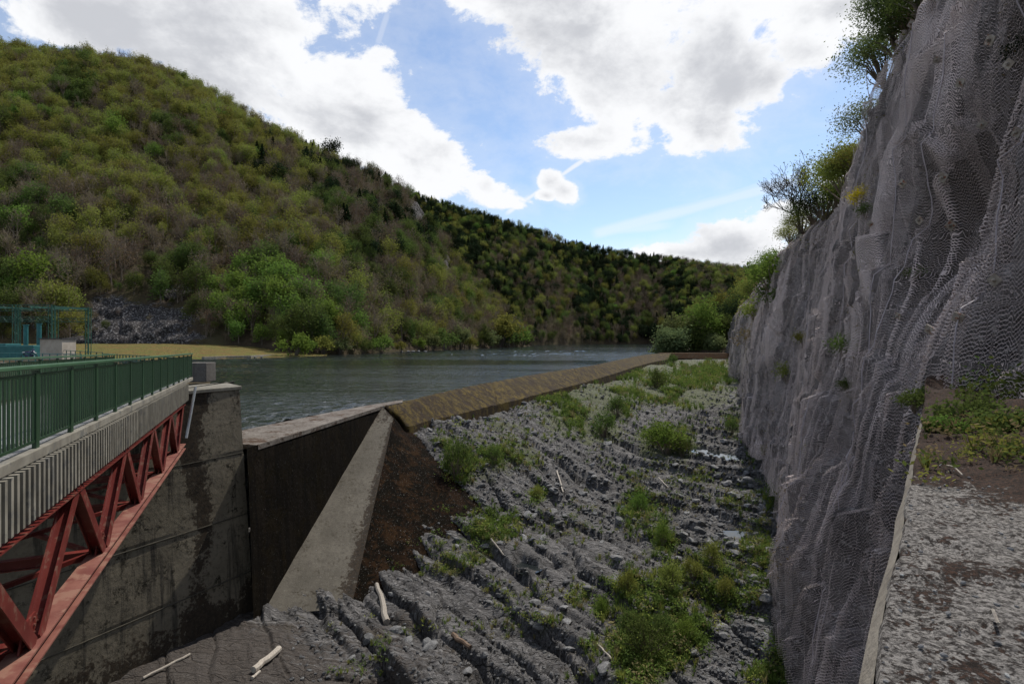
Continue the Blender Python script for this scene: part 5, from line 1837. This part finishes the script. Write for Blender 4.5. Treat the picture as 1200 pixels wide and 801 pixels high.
# cliff top vegetation -------------------------------------------------
def cliff_top(Yd):
    z = float(np.interp(Yd, top_ctrl_Y, top_ctrl_Z)); return float(cliff_macro(np.array(Yd), np.array(z))), z


tops = []
for i, (px, hp, kd, lb) in enumerate([(1082, 40, 'mid', "green shrub right under the top frame edge on the cliff"), (1066, 40, 'mid', "shrub below the large leaning tree on the cliff top"), (1050, 40, 'mid', "green shrub on the cliff top under the tall tree"),
                                      (1034, 48, 'willow', "bushy shrub on the cliff edge, left of the tall tree's foot"), (1020, 40, 'willow', "low shrub on the upper cliff edge"), (1006, 34, 'bud', "olive shrub hanging from the cliff edge"),
                                      (992, 50, 'bud', "spreading olive bush a third of the way down the skyline"), (980, 30, 'mid', "green bush just above the yellow broom"), (966, 34, 'dark', "dark ivy bush behind the yellow broom"),
                                      (952, 26, 'mid', "ivy bush between the broom and the bare tree"), (940, 22, 'bud', "olive bush at the foot of the bare tree"), (926, 20, 'bud', "low bush left of the bare tree"), (912, 24, 'fresh', "bright bush on the far cliff edge"),
                                      (903, 26, 'fresh', "light green bush near the far end of the cliff edge"), (893, 24, 'mid', "green bush at the far cliff edge before the shore trees"), (884, 22, 'bud', "last olive bush on the cliff edge")]):
    # depth where the cliff top is seen at this column
    Ys = np.linspace(12, 200, 4000)
    zt = np.interp(Ys, top_ctrl_Y, top_ctrl_Z); xt = cliff_macro(Ys, zt)
    k = int(np.argmin(np.abs(600 + F * xt / Ys - px)))
    Yd, x, z = Ys[k], xt[k], zt[k]
    h = hp / F * Yd * 1.0
    m_ = shrub_geo(300 + i, 1.0, 0.9, 5200, 0.026, 26, clump=.19).mesh("cliff_shrub", [twig, LM[kd]])
    put_tree(m_, "cliff_shrub", x + .1, Yd, z - .6, h * 1.15, lb, "shrub", "shrubs along the cliff top", h * 1.1)


def top_at(px):
    Ys = np.linspace(12, 200, 4000)
    zt = np.interp(Ys, top_ctrl_Y, top_ctrl_Z); xt = cliff_macro(Ys, zt)
    k = int(np.argmin(np.abs(600 + F * xt / Ys - px)))
    return xt[k], Ys[k], zt[k]


x, y, z = top_at(1078)
big_tree("leaning_tree", x - .1, y, z - .2, 61, 4.2, .95, .8, L_pale, "tall light-leaved tree leaning out from the highest part of the cliff", nleaf=9000, leaf=.04, clump=.2, depth=4, tr=.07, minr=.007, lean=(-.05, .05))
x, y, z = top_at(1052)
big_tree("leaning_tree", x - .1, y, z - .3, 62, 3.0, 1.0, .6, L_pale, "dark green tree just below the tall one on the cliff skyline", nleaf=9000, leaf=.042, clump=.26, depth=4, tr=.06, minr=.007, lean=(-.1, -.2))
x, y, z = top_at(941)
big_tree("bare_tree", x - .3, y, z - .3, 64, 6.8, 3.0, 1.2, L_brown, "leafless tree on the cliff skyline, drawn against white cloud", nleaf=0, depth=5, tr=.15, minr=.022, wood=bark, spread=.6, lean=(0, -.15))
x, y, z = top_at(1002)
big_tree("leaning_tree", x - .3, y, z - .2, 66, 2.8, 1.9, .6, L_olive, "wide olive-leaved small tree leaning over the cliff edge above the broom", nleaf=4200, leaf=.07, clump=.35, depth=3, tr=.07, minr=.01, lean=(0, -.3))
# broom in flower on the cliff face
def on_net(a, b):
    Ys = np.linspace(8, 190, 6000); Xs = (a - 600) / F * Ys; Zs = (HZ - b) / F * Ys
    k = int(np.argmax(Xs - net_x(Ys, Zs, False) > 0)); return Xs[k], Ys[k], Zs[k]


for i, (a, b, hp, mt, nm, lb) in enumerate([(1008, 235, 20, L_yellow, "broom_bush", "yellow flowering broom on the netted cliff face"), (1012, 250, 16, L_mid, "cliff_ivy", "green leaves hanging under the yellow broom"),
                                            (985, 410, 26, L_mid, "cliff_ivy", "green leafy tuft at mid height of the netted cliff, far from the ledge"), (1066, 322, 16, L_mid, "cliff_ivy", "small green tuft behind the mesh left of the hollow"),
                                            (1190, 62, 26, L_dark, "cliff_ivy", "ivy hanging at the top right corner behind the mesh"), (905, 330, 40, L_bright, "cliff_bush", "bright bush growing from the far cliff face"),
                                            (885, 370, 26, L_olive, "cliff_bush", "olive bush low on the far cliff face"), (875, 400, 22, L_dry, "cliff_bush", "dry grassy bush at the foot of the far cliff"), (900, 352, 26, L_mid, "cliff_bush", "green bush below the bright one on the far cliff"),
                                            (990, 455, 16, L_mid, "cliff_ivy", "small green tuft on the mesh below the mid height tuft"), (940, 400, 16, L_olive, "cliff_bush", "olive tuft on the middle of the far cliff face"), (920, 440, 20, L_olive, "cliff_bush", "dull green tuft low on the middle of the cliff")]):
    x, y, z = on_net(a, b)
    h = hp / F * y
    m_ = shrub_geo(400 + i, 1.0, 0.75, 700, 0.06, 10, clump=.2).mesh(nm, [twig, mt])
    put_tree(m_, nm, x + .1, y, z - h * .3, h, lb, "shrub", None, h)

# thin dead vegetation and leaves caught in the mesh: one mass
g = Geo(); r_ = np.random.default_rng(77)
n_ = 26000
yy = np.exp(r_.uniform(math.log(13), math.log(190), n_))
tz = r_.uniform(0, 1, n_)
zt = np.interp(yy, top_ctrl_Y, top_ctrl_Z); zz_ = -10 + (zt + 10) * tz
keep = (fbm(yy * .25, zz_ * .12, 5, 3) + .35 * sstep(40, 110, yy) + .5 * sstep(.86, 1, tz) - .12) > r_.uniform(0, .5, n_)
yy, zz_ = yy[keep], zz_[keep]
xx = net_x(yy, zz_, True) + r_.uniform(-.12, .2, len(yy))
V, Q = leaves_q(np.stack([xx, yy, zz_], 1), 0.05, r_, .45, 0.1); V = V.reshape(-1, 4, 3); c_ = V.mean(1, keepdims=True)
V = (c_ + (V - c_) * (0.55 + yy[:, None, None] * 0.022)).reshape(-1, 3)
half = len(Q) // 2
g.add(V, Q, 0); V_, Q_, M_ = g.arrays(); M_ = (fbm(V_[Q_[:, 0], 1] * .3, V_[Q_[:, 0], 2] * .3, 8, 2) > 0.05).astype(int)
tag(link(bpy.data.objects.new("cliff_creepers", quads_mesh("cliff_creepers", V_, Q_, [L_dry, L_olive], M_))), "dry creepers and small leaves caught in the cliff mesh", "creepers", kind='stuff')

# ------------------------------------------------------------------ GORGE FLOOR PLANTS AND STONES
def scatter(name, protos, pts, scl, mats, label, mids=None, seed=1, kind='stuff', cat=None, rots=None):
    r = np.random.default_rng(seed); Vs, Qs, Ms = [], [], []; off = 0
    for i, (p, s_) in enumerate(zip(pts, scl)):
        V, Q = protos[r.integers(len(protos))]
        a = r.uniform(0, 6.28); c, s2 = math.cos(a), math.sin(a)
        W_ = V @ np.array([[c, s2, 0], [-s2, c, 0], [0, 0, 1]]) * s_ + np.array(p)
        Vs.append(W_); Qs.append(Q + off); off += len(V); Ms.append(np.full(len(Q), mids[i] if mids is not None else 0))
    o = link(bpy.data.objects.new(name, quads_mesh(name, np.concatenate(Vs), np.concatenate(Qs), mats, np.concatenate(Ms))))
    tag(o, label, None, kind=kind)
    return o


tufts = [tuft_geo(s, .42, 16, .26, .022) for s in range(5)]
def leafy(seed):
    r = np.random.default_rng(seed); c = r.normal(size=(34, 3)) * np.array([.24, .24, .14]) + np.array([0, 0, .2]); c[:, 2] = np.abs(c[:, 2])
    return leaves_q(c, .075, r, .5, .4)
leafs = [leafy(s) for s in range(4)]
pts, scl, mids = [], [], []
r_ = np.random.default_rng(12)
for (a, b, rx, ry, s_) in veg_patches:
    area = rx * ry
    for q in range(int(min(420, area * (0.42 if b > 480 else 0.9)) * s_) + 8):
        px_, py_ = a + r_.normal() * rx * .62, b + r_.normal() * ry * .62
        h_ = hit(px_, py_)
        if h_ is None or h_.y > 190: continue
        if h_.y > 50 and float(fbm(np.array(h_.x * .16), np.array(h_.y * .08), 164, 3)) < -0.05: continue
        if h_.x > float(cliff_macro(np.array(h_.y), np.array(h_.z))) - .6: continue
        pts.append(h_); k = h_.y
        scl.append(r_.uniform(.6, 1.25) * (0.8 + max(0, k - 30) * 0.016) * (1 if s_ > .7 else .75)); mids.append(int(r_.choice([0, 1, 2, 3], p=[.50, .25, .15, .10]) if s_ > .7 else r_.choice([0, 1, 2, 3], p=[.25, .25, .3, .2])))
# plus a thin sprinkling in the cracks
for q in range(5600):
    px_, py_ = r_.uniform(380, 960), 800 - 380 * r_.random() ** .8
    h_ = hit(px_, py_)
    if h_ is None or h_.y > 150: continue
    if h_.x > float(cliff_macro(np.array(h_.y), np.array(h_.z))) - .5: continue
    if fbm(np.array(h_.x * .35), np.array(h_.y * .35), 64, 3) < 0.02 - (0.25 if 600 < px_ and py_ < 520 else 0): continue
    pts.append(h_); scl.append(r_.uniform(.3, .75) * (0.8 + max(0, h_.y - 30) * 0.014)); mids.append(int(r_.choice([0, 1, 2, 3], p=[.3, .2, .3, .2])))
scatter("ground_plants", tufts + leafs + tufts[:2], pts, scl, [L_grass, L_mid, L_olive, L_dry], "grass, herbs and moss growing in the cracks of the rock bed", mids, 3)

fshr = [(757, 772, 50, 'mid', 1.1, "big dense green shrub at the bottom of the channel, nearest the camera"), (738, 745, 30, 'mid', 1.0, "green shrub just left behind the nearest big shrub"), (778, 748, 28, 'mid', .9, "green shrub between the nearest big shrub and the bright one"),
        (806, 755, 30, 'fresh', 1.0, "bright green bush right of the nearest big shrub"), (705, 722, 20, 'fresh', .8, "small vivid green bush alone on the rocks"), (735, 697, 26, 'bud', .9, "olive bush above the small vivid bush"),
        (785, 695, 34, 'bud', 1.0, "olive shrub in mid channel above the bright green bush"), (812, 680, 26, 'bud', .9, "olive shrub right of the mid channel one"), (850, 705, 26, 'bud', .9, "dull green bush left of the bright grass at the cliff foot"),
        (835, 660, 26, 'bud', .9, "olive bush below the slab pool"), (776, 640, 28, 'fresh', .7, "narrow bright bush between two rock slabs"), (750, 603, 26, 'fresh', .9, "green bush on the rock slabs left of the slab pool"), (535, 560, 44, 'mid', .8, "green bush beside the mossy buttress side"),
        (580, 545, 22, 'mid', 1.0, "green bush on the broken bank below the crest"), (782, 530, 34, 'fresh', 1.6, "large spread of light green bushes in mid channel before the far pools"), (765, 522, 24, 'fresh', 1.2, "left bush of the light green spread in mid channel"), (800, 535, 22, 'mid', 1.2, "right bush of the spread beside the far pool"),
        (706, 512, 30, 'mid', 1.1, "round green bush low on the grassy bank of the weir"), (722, 488, 24, 'mid', 1.1, "green bush halfway along the grassy bank"), (770, 455, 20, 'mid', 1.2, "bush under the far crest at the channel's end"), (788, 428, 12, 'mid', 1.2, "small bush touching the crest where it bends"),
        (914, 596, 38, 'mid', .9, "green shrub at the cliff foot, halfway down the channel"), (900, 545, 22, 'bud', .9, "olive bush at the cliff foot above the green shrub"), (927, 710, 22, 'fresh', .8, "bright bush against the cliff foot near the grass"), (889, 520, 22, 'mid', .9, "far green bush at the cliff foot"),
        (630, 585, 16, 'bud', .9, "little olive bush below the bank rocks"), (858, 508, 16, 'mid', 1.1, "bush right of the far pools")]
for i, (a, b, hp, kd, wr, lb) in enumerate(fshr):
    h_ = hit(a, b)
    if h_ is None: continue
    h = hp / F * h_.y
    m_ = shrub_geo(500 + i, 1.0, .8, 1600, 0.045, 26, clump=.17).mesh("wild_shrub", [twig, LM[kd]])
    put_tree(m_, "wild_shrub", h_.x, h_.y, h_.z - .05 * h, h * .62 * wr, lb, "shrub", "shrubs on the rock bed", h)

# loose stones: 300 boulders as objects, the small rubble as one mass
cand = []
r_ = np.random.default_rng(88)
while len(cand) < 300:
    if r_.random() < .5: px_, py_ = r_.normal(880, 40), r_.normal(600, 70)
    elif r_.random() < .6: px_, py_ = r_.uniform(480, 720), r_.uniform(460, 640)
    else: px_, py_ = r_.uniform(380, 930), r_.uniform(560, 800)
    h_ = hit(px_, py_)
    if h_ is None or h_.x > float(cliff_macro(np.array(h_.y), np.array(h_.z))) - .5: continue
    if h_.x < -9 + (h_.y - 27.5) * .9 and h_.y < 36 and h_.y > 26: continue
    cand.append(h_)
for i, h_ in enumerate(cand):
    o = bpy.data.objects.new("boulder", ROCKS[i % 6]); o.location = h_ + Vector((0, 0, .02))
    s_ = r_.uniform(.10, .34) * (1 + max(0, h_.y - 25) * .012)
    o.scale = (s_, s_, s_ * r_.uniform(.6, 1)); o.rotation_euler = (r_.uniform(-.4, .4), r_.uniform(-.4, .4), r_.uniform(0, 6.28))
    link(o)
    far = h_.y > 45
    where = "on the broken bank under the weir crest" if h_.z > -10.8 and h_.x < 12 else ("among the far part of the channel" if far else "at the foot of the netted cliff" if h_.x > 9 else "on the near rock slabs")
    px_, py_ = 600 + F * h_.x / h_.y, HZ - F * h_.z / h_.y
    anc = min(((px_ - a_) ** 2 + (py_ - b_) ** 2, t_, px_ - a_, py_ - b_) for a_, b_, t_ in ((757, 762, "near the biggest green shrub"), (925, 740, "beside the bright grass at the cliff foot"), (863, 628, "by the pool among loose stones"), (440, 700, "around the bleached driftwood trunk"), (618, 664, "near the tiny puddle below the buttress"), (555, 612, "at the corner of the mossy buttress"), (600, 500, "on the bank under the nearest crest"), (700, 500, "below the grassy bank"), (782, 520, "around the light green bushes in mid channel"), (850, 533, "by the far shallow pools"), (750, 600, "by the bush on the rock slabs"), (915, 585, "by the shrub at the cliff foot"), (890, 680, "between slab pool and cliff foot"), (620, 760, "on the bare slabs nearest the camera")))
    near_ = anc[1]
    size_ = "larger" if s_ > .3 else "smaller" if s_ < .17 else "middling"
    side_ = ("to its left" if anc[2] < 0 else "to its right") if abs(anc[2]) > abs(anc[3]) else ("beyond it" if anc[3] < 0 else "in front of it")
    tag(o, size_ + " loose stone " + near_ + ", " + side_, "stone", "loose grey stones on the channel bed")
rub = []
for s in range(5):
    me = rock_me(50 + s, 1); v = np.array([tuple(q.co) for q in me.vertices]); f = np.array([tuple(p.vertices) for p in me.polygons]); rub.append((v, f))
pts, scl = [], []
for q in range(9000):
    if r_.random() < .45: px_, py_ = r_.normal(870, 45), 430 + 370 * r_.random()
    elif r_.random() < .6: px_, py_ = r_.uniform(470, 800), r_.uniform(440, 620)
    else: px_, py_ = r_.uniform(340, 940), r_.uniform(540, 800)
    h_ = hit(px_, py_)
    if h_ is None or h_.y > 130 or h_.x > float(cliff_macro(np.array(h_.y), np.array(h_.z))) - .4: continue
    pts.append(h_); scl.append(r_.uniform(.03, .13) * (1 + max(0, h_.y - 25) * .02))
scatter("rubble", rub, pts, scl, [pebble], "small broken stones scattered over the rock bed", None, 4)

# driftwood and pipe
def log(px1, py1, px2, py2, r0, r1, mat, label, name="driftwood_log", lift=.1, cat="log"):
    a, b = hit(px1, py1), hit(px2, py2)
    if a is None or b is None: return
    a = a + Vector((0, 0, lift)); b = b + Vector((0, 0, lift)); mb = MB()
    pts_ = [a.lerp(b, t) + Vector((random.uniform(-1, 1), random.uniform(-1, 1), 0)) * r0 * .5 * (0 < t < 1) for t in np.linspace(0, 1, 7)]
    mb.tube([tuple(p) for p in pts_], [r0 + (r1 - r0) * t for t in np.linspace(0, 1, 7)], 8)
    o = mb.build(name, mat); tag(o, label, cat)
    return o


log(297, 790, 327, 765, .13, .13, dry_wood, "short pale cut log lying on the brown apron near the abutment", lift=.14)
log(295, 797, 305, 788, .06, .05, dry_wood, "small pale wood splinter beside the short cut log", "wood_piece", .06)
log(441, 688, 453, 733, .10, .16, dry_wood, "long bleached driftwood trunk standing out on the near rock slabs", lift=.15)
log(530, 748, 552, 764, .11, .09, brown_wood, "brown weathered log on the near rock slabs", lift=.12)
log(700, 758, 716, 776, .04, .03, dry_wood, "thin pale stick left of the big green shrub", "stick", .12)
log(772, 563, 784, 574, .06, .04, dry_wood, "pale stick far out on the rock bed", "stick", .15)
log(653, 555, 660, 580, .06, .05, dry_wood, "forked dead branch on the broken bank below the crest", "stick", .2)
log(575, 640, 590, 662, .05, .04, dry_wood, "curved dead branch below the mossy buttress", "stick", .2)
log(168, 797, 222, 770, .05, .05, dry_wood, "long thin pale batten on the apron by the abutment foot", "stick", .08)

# ------------------------------------------------------------------ LEDGE PLANTS
def on_ledge(px, py):
    """point on the ledge seen at a pixel (height about -1.45)"""
    z = -1.42
    return Vector(P(px, py, z))


lplants = [(1168, 478, .62, 'fresh', .060, "bright green leafy bush in front of the net at the ledge's far end"), (1190, 490, .6, 'mid', .055, "darker leafy bush at the right edge of the ledge's far end"), (1140, 500, .38, 'mid', .045, "low dark-leaved plant on the ledge below the bright bush"),
           (1098, 470, .30, 'mid', .035, "low bramble at the tip of the ledge"), (1072, 478, .26, 'mid', .032, "bramble trailing over the outer edge of the ledge"), (1118, 462, .45, 'bud', .035, "sparse twiggy bush at the back of the ledge"), (1150, 452, .5, 'bud', .035, "brown-green twiggy bush against the net behind the ledge"),
           (1175, 512, .30, 'mid', .04, "small leafy plant at the right of the ledge on brown soil"), (1110, 505, .18, 'fresh', .03, "tiny herbs along the middle of the ledge"), (1192, 420, .5, 'bud', .035, "twiggy growth against the net at the right edge")]
for i, (a, b, h, kd, lf, lb) in enumerate(lplants):
    h *= 1.45
    p = on_ledge(a, b)
    if b < 470: p = Vector(PY(a, b, 13.6)); 
    m_ = shrub_geo(600 + i, 1.0, .9, 900 if kd != 'bud' else 500, lf / h * .9, 24, clump=.2).mesh("ledge_plant", [twig, LM[kd]])
    put_tree(m_, "ledge_plant", p.x, p.y, p.z - .05, h * 1.05, lb, "plant", "plants on the concrete ledge", h)
pts, scl, mids = [], [], []
r_ = np.random.default_rng(5)
for q in range(800):
    L = 8.2 + 5.5 * r_.random(); t = 5.5 * r_.random() ** .8
    if fbm(np.array(L * 1.1), np.array(t * 1.1), 3, 3) < -.02 + max(0, (10 - L)) * .15: continue
    x, y = EA + ed * L + nr * t
    dC = float(cliff_macro(np.array(y), np.array(-1.5))) - x
    if dC < 0: continue
    z = -1.47 + sstep(3.0, .2, dC) * sstep(6.5, 9.5, L) * .4
    pts.append((x, y, z)); scl.append(r_.uniform(.2, .55)); mids.append(int(r_.choice([0, 1, 2], p=[.3, .35, .35])))
scatter("ledge_herbs", leafs + tufts[:2], pts, scl, [L_mid, L_olive, L_dry], "small herbs, ivy leaves and dry grass on the soil of the ledge", mids, 6)
lp, ls = [], []
r_ = np.random.default_rng(15)
for q in range(1100):
    L = 2.0 + 11.0 * r_.random(); t = 5.5 * r_.random() ** 1.3 + .03
    x, y = EA + ed * L + nr * t
    lp.append((x, y, -1.488)); ls.append(r_.uniform(.006, .022) * (1.6 if r_.random() < .06 else 1))
scatter("ledge_gravel", rub, lp, ls, [pebble], "small chips of stone lying on the concrete ledge", None, 9)
# fallen twigs
mb = MB()
for k_, (a, b, c, d) in enumerate([(1110, 545, 1128, 556), (1150, 505, 1185, 530), (1160, 718, 1170, 730)]):
    p, q = P(a, b, -1.45), P(c, d, -1.45)
    mbt = MB(); mbt.tube([tuple(p), tuple((p + q) / 2 + [0.02, .03, .03]), tuple(q)], .008, 5)
    tag(mbt.build("stick", dry_wood), ["thin pale stick on the ledge near its outer edge", "long thin twig arching on the brown soil of the ledge", "short curved twig on the pale part of the ledge"][k_], "stick")

# ------------------------------------------------------------------ LEFT DISTANCE: gantry, tanks, hut, fences, motorcycle
GY = 92.0
def LX(px, Y=GY): return (px - 600) / F * Y
zg = -2.6
gr_ = empty("steel_gantry", (LX(20), GY, zg)); tag(gr_, "dark green lattice steel gantry standing at the foot of the hill", "gantry")
gl = Vector(gr_.location)
topz = (HZ - 357) / F * GY
for row, dyy in ((0, 0.0), (1, 8.0)):
    mbx = None
    for px in (-130, -80, -30, 18, 60):
        mb = MB(); x = LX(px); s_ = .28
        for a in (-s_, s_):
            for b in (-s_, s_):
                mb.beam(Vector((x + a, GY + dyy + b, zg)) - gl, Vector((x + a, GY + dyy + b, topz)) - gl, .09, .09, (0, 1, 0))
        zz_ = zg; sgn = 1
        while zz_ < topz - .6:
            mb.beam(Vector((x - s_ * sgn, GY + dyy - s_, zz_)) - gl, Vector((x + s_ * sgn, GY + dyy - s_, zz_ + .7)) - gl, .05, .05, (0, 1, 0)); zz_ += .7; sgn = -sgn
        mb.build("mast", gantry_green, gr_)
    for zt_ in (topz, topz - 1.9):
        mb = MB()
        for dz_ in (0, -.6):
            mb.beam(Vector((LX(-130), GY + dyy, zt_ + dz_)) - gl, Vector((LX(62), GY + dyy, zt_ + dz_)) - gl, .1, .1)
        x = LX(-130); sgn = 0
        while x < LX(62) - .7:
            mb.beam(Vector((x, GY + dyy, zt_ - .6 * sgn)) - gl, Vector((x + .7, GY + dyy, zt_ - .6 * (1 - sgn))) - gl, .05, .05); x += .7; sgn = 1 - sgn
        mb.build("lattice_beam", gantry_green, gr_)
for px in (-110, -60, -10, 35, 61):
    mb = MB(); mb.beam(Vector((LX(px), GY, topz - .3)) - gl, Vector((LX(px), GY + 8, topz - .3)) - gl, .1, .3); mb.build("cross_beam", gantry_green, gr_)

for i, px in enumerate((30.0, 45.5)):
    r0 = empty("vent_pipe", (LX(px, 84), 84, -2.6)); tag(r0, ["left of the two upright teal pipes", "right of the two upright teal pipes, slightly taller"][i] + " in front of the gantry", "pipe", "upright teal pipes")
    hgt = (HZ - (381 if i == 0 else 379.5)) / F * 84 + 2.6
    mb = MB(); mb.tube([(0, 0, 0), (0, 0, hgt)], .30, 16); mb.build("pipe_shaft", teal, r0)
    mb = MB(); mb.tube([(0, 0, hgt), (0, 0, hgt + .12)], .40, 16); mb.build("pipe_cap", teal, r0)
    mb = MB(); mb.tube([(0, 0, -.02), (0, 0, .15)], .45, 16); mb.build("flange", teal, r0)
# teal tank boxes
r0 = empty("equipment_housing", (LX(28, 78), 78, -2.6)); tag(r0, "low teal machine housing below the upright pipes", "machine housing")
z1_ = (HZ - 405) / F * 78 + 2.6
mb = MB(); mb.box((0, 0, z1_ / 2), (4.6, 2.5, z1_)); mb.build("casing", teal, r0, .05)
mb = MB(); mb.box((0.2, 0, z1_ + .05), (3.6, 1.8, .1)); mb.build("lid", teal, r0, .02)
r0 = empty("equipment_housing", (LX(-8, 80), 80, -2.6)); tag(r0, "teal panelled housing cut by the left edge of the picture", "machine housing")
z1_ = (HZ - 402.5) / F * 80 + 2.6
mb = MB(); mb.box((0, 0, z1_ / 2), (5.6, 2.5, z1_)); mb.build("casing", teal, r0, .05)
for k_ in range(4):
    mb = MB(); mb.box((-2.1 + k_ * 1.4, -1.27, z1_ * .55), (1.2, .05, z1_ * .7)); mb.build("panel", teal, r0, .01)
# hut
hx, hy = LX(68, 76), 76.0
hut = empty("hut", (hx, hy, -2.6)); tag(hut, "small beige concrete hut with flat dark roof beyond the footbridge railing", "hut")
hz = (HZ - 399) / F * hy + 2.6
mb = MB(); mb.box((0, 0, hz / 2 + .1), (2.9, 2.4, hz + .2)); mb.build("wall", conc_light, hut)
mb = MB(); mb.box((0, 0, hz + .26), (3.2, 2.7, .12)); mb.build("roof", slate_dark, hut, .01)
mb = MB(); mb.box((-1.47, 0, 1.0), (.06, .8, 1.9)); mb.build("door", gantry_green, hut)

# posts and rail fence at the back of the platform
def fence(name, A_, B_, n_, h, mat, label, rad=.035, rails=(1.0, .55)):
    A_, B_ = Vector(A_), Vector(B_)
    r0 = empty(name, A_); tag(r0, label, "fence")
    me = MB(); me.tube([(0, 0, -.2), (0, 0, h)], rad, 6); me = me.mesh("post", mat)
    for i in range(n_ + 1):
        o = link(bpy.data.objects.new("post", me), r0); o.location = (B_ - A_) * i / n_
    for q in rails:
        mb = MB(); mb.tube([(0, 0, h * q), tuple((B_ - A_) + Vector((0, 0, h * q)))], rad * .7, 6); mb.build("rail", mat, r0)
    return r0


fence("post_fence", PY(222, 444, 32), PY(120, 427, 60), 22, 1.15, gantry_green, "thin dark post and rail fence on the lake side of the platform", .045, (1.0, .6))
fence("post_fence", PY(120, 427, 60), PY(56, 419, 84), 12, 1.25, gantry_green, "continuation of the dark post fence in front of the beige hut", .05, (1.0, .6))
fence("post_fence", PY(95, 434, 44), PY(-40, 427, 58), 18, 1.25, teal, "teal green railing along the raised road at far left", .035, (1.0, .5, .1))
# low concrete wall under that railing
mb = MB(); mb.beam(PY(97, 432, 43.8), PY(-60, 425, 57.8), .35, .5); tag(mb.build("low_wall", fin_conc, None, .02), "low grey concrete kerb wall below the teal railing at far left", "wall")

# parked motorcycle
mc = empty("motorcycle", PY(34, 421, 70) + np.array([0, 0, 0])); tag(mc, "dark blue motorcycle parked behind the railing at far left", "motorcycle")
for s_ in (-.68, .68):
    mb = MB()
    ring = [(s_ + .3 * math.cos(t), 0, .32 + .3 * math.sin(t)) for t in np.linspace(0, 2 * math.pi, 17)]
    mb.tube(ring, .06, 6, False); mb.build("wheel", rubber, mc)
mb = MB(); mb.tube([(-.75, 0, .75), (-.3, 0, .85), (.1, 0, .8), (.5, 0, .95), (.72, 0, .8)], [.08, .16, .2, .17, .06], 10); mb.tube([(-.5, 0, .5), (0, 0, .42), (.45, 0, .55)], [.1, .2, .1], 8); mb.build("body", dark_blue, mc)
mb = MB(); mb.tube([(.42, 0, .95), (.5, 0, 1.2), (.56, 0, 1.3)], [.16, .14, .05], 10); mb.build("windshield", dark_blue, mc)
mb = MB(); mb.tube([(.66, 0, .32), (.48, 0, .95)], .03, 6); mb.tube([(.45, -.3, 1.02), (.45, .3, 1.02)], .02, 6); mb.build("fork", galv, mc)
mb = MB(); mb.tube([(-.45, 0, .93), (-.05, 0, .96)], [.1, .12], 8); mb.build("seat", rubber, mc)
for s_ in (-1, 1):
    mb = MB(); mb.box((-.72, .0, .88), (.22, .14, .1)) if s_ < 0 else mb.box((.76, 0, .78), (.08, .2, .16)); mb.build("light", white_stone, mc)
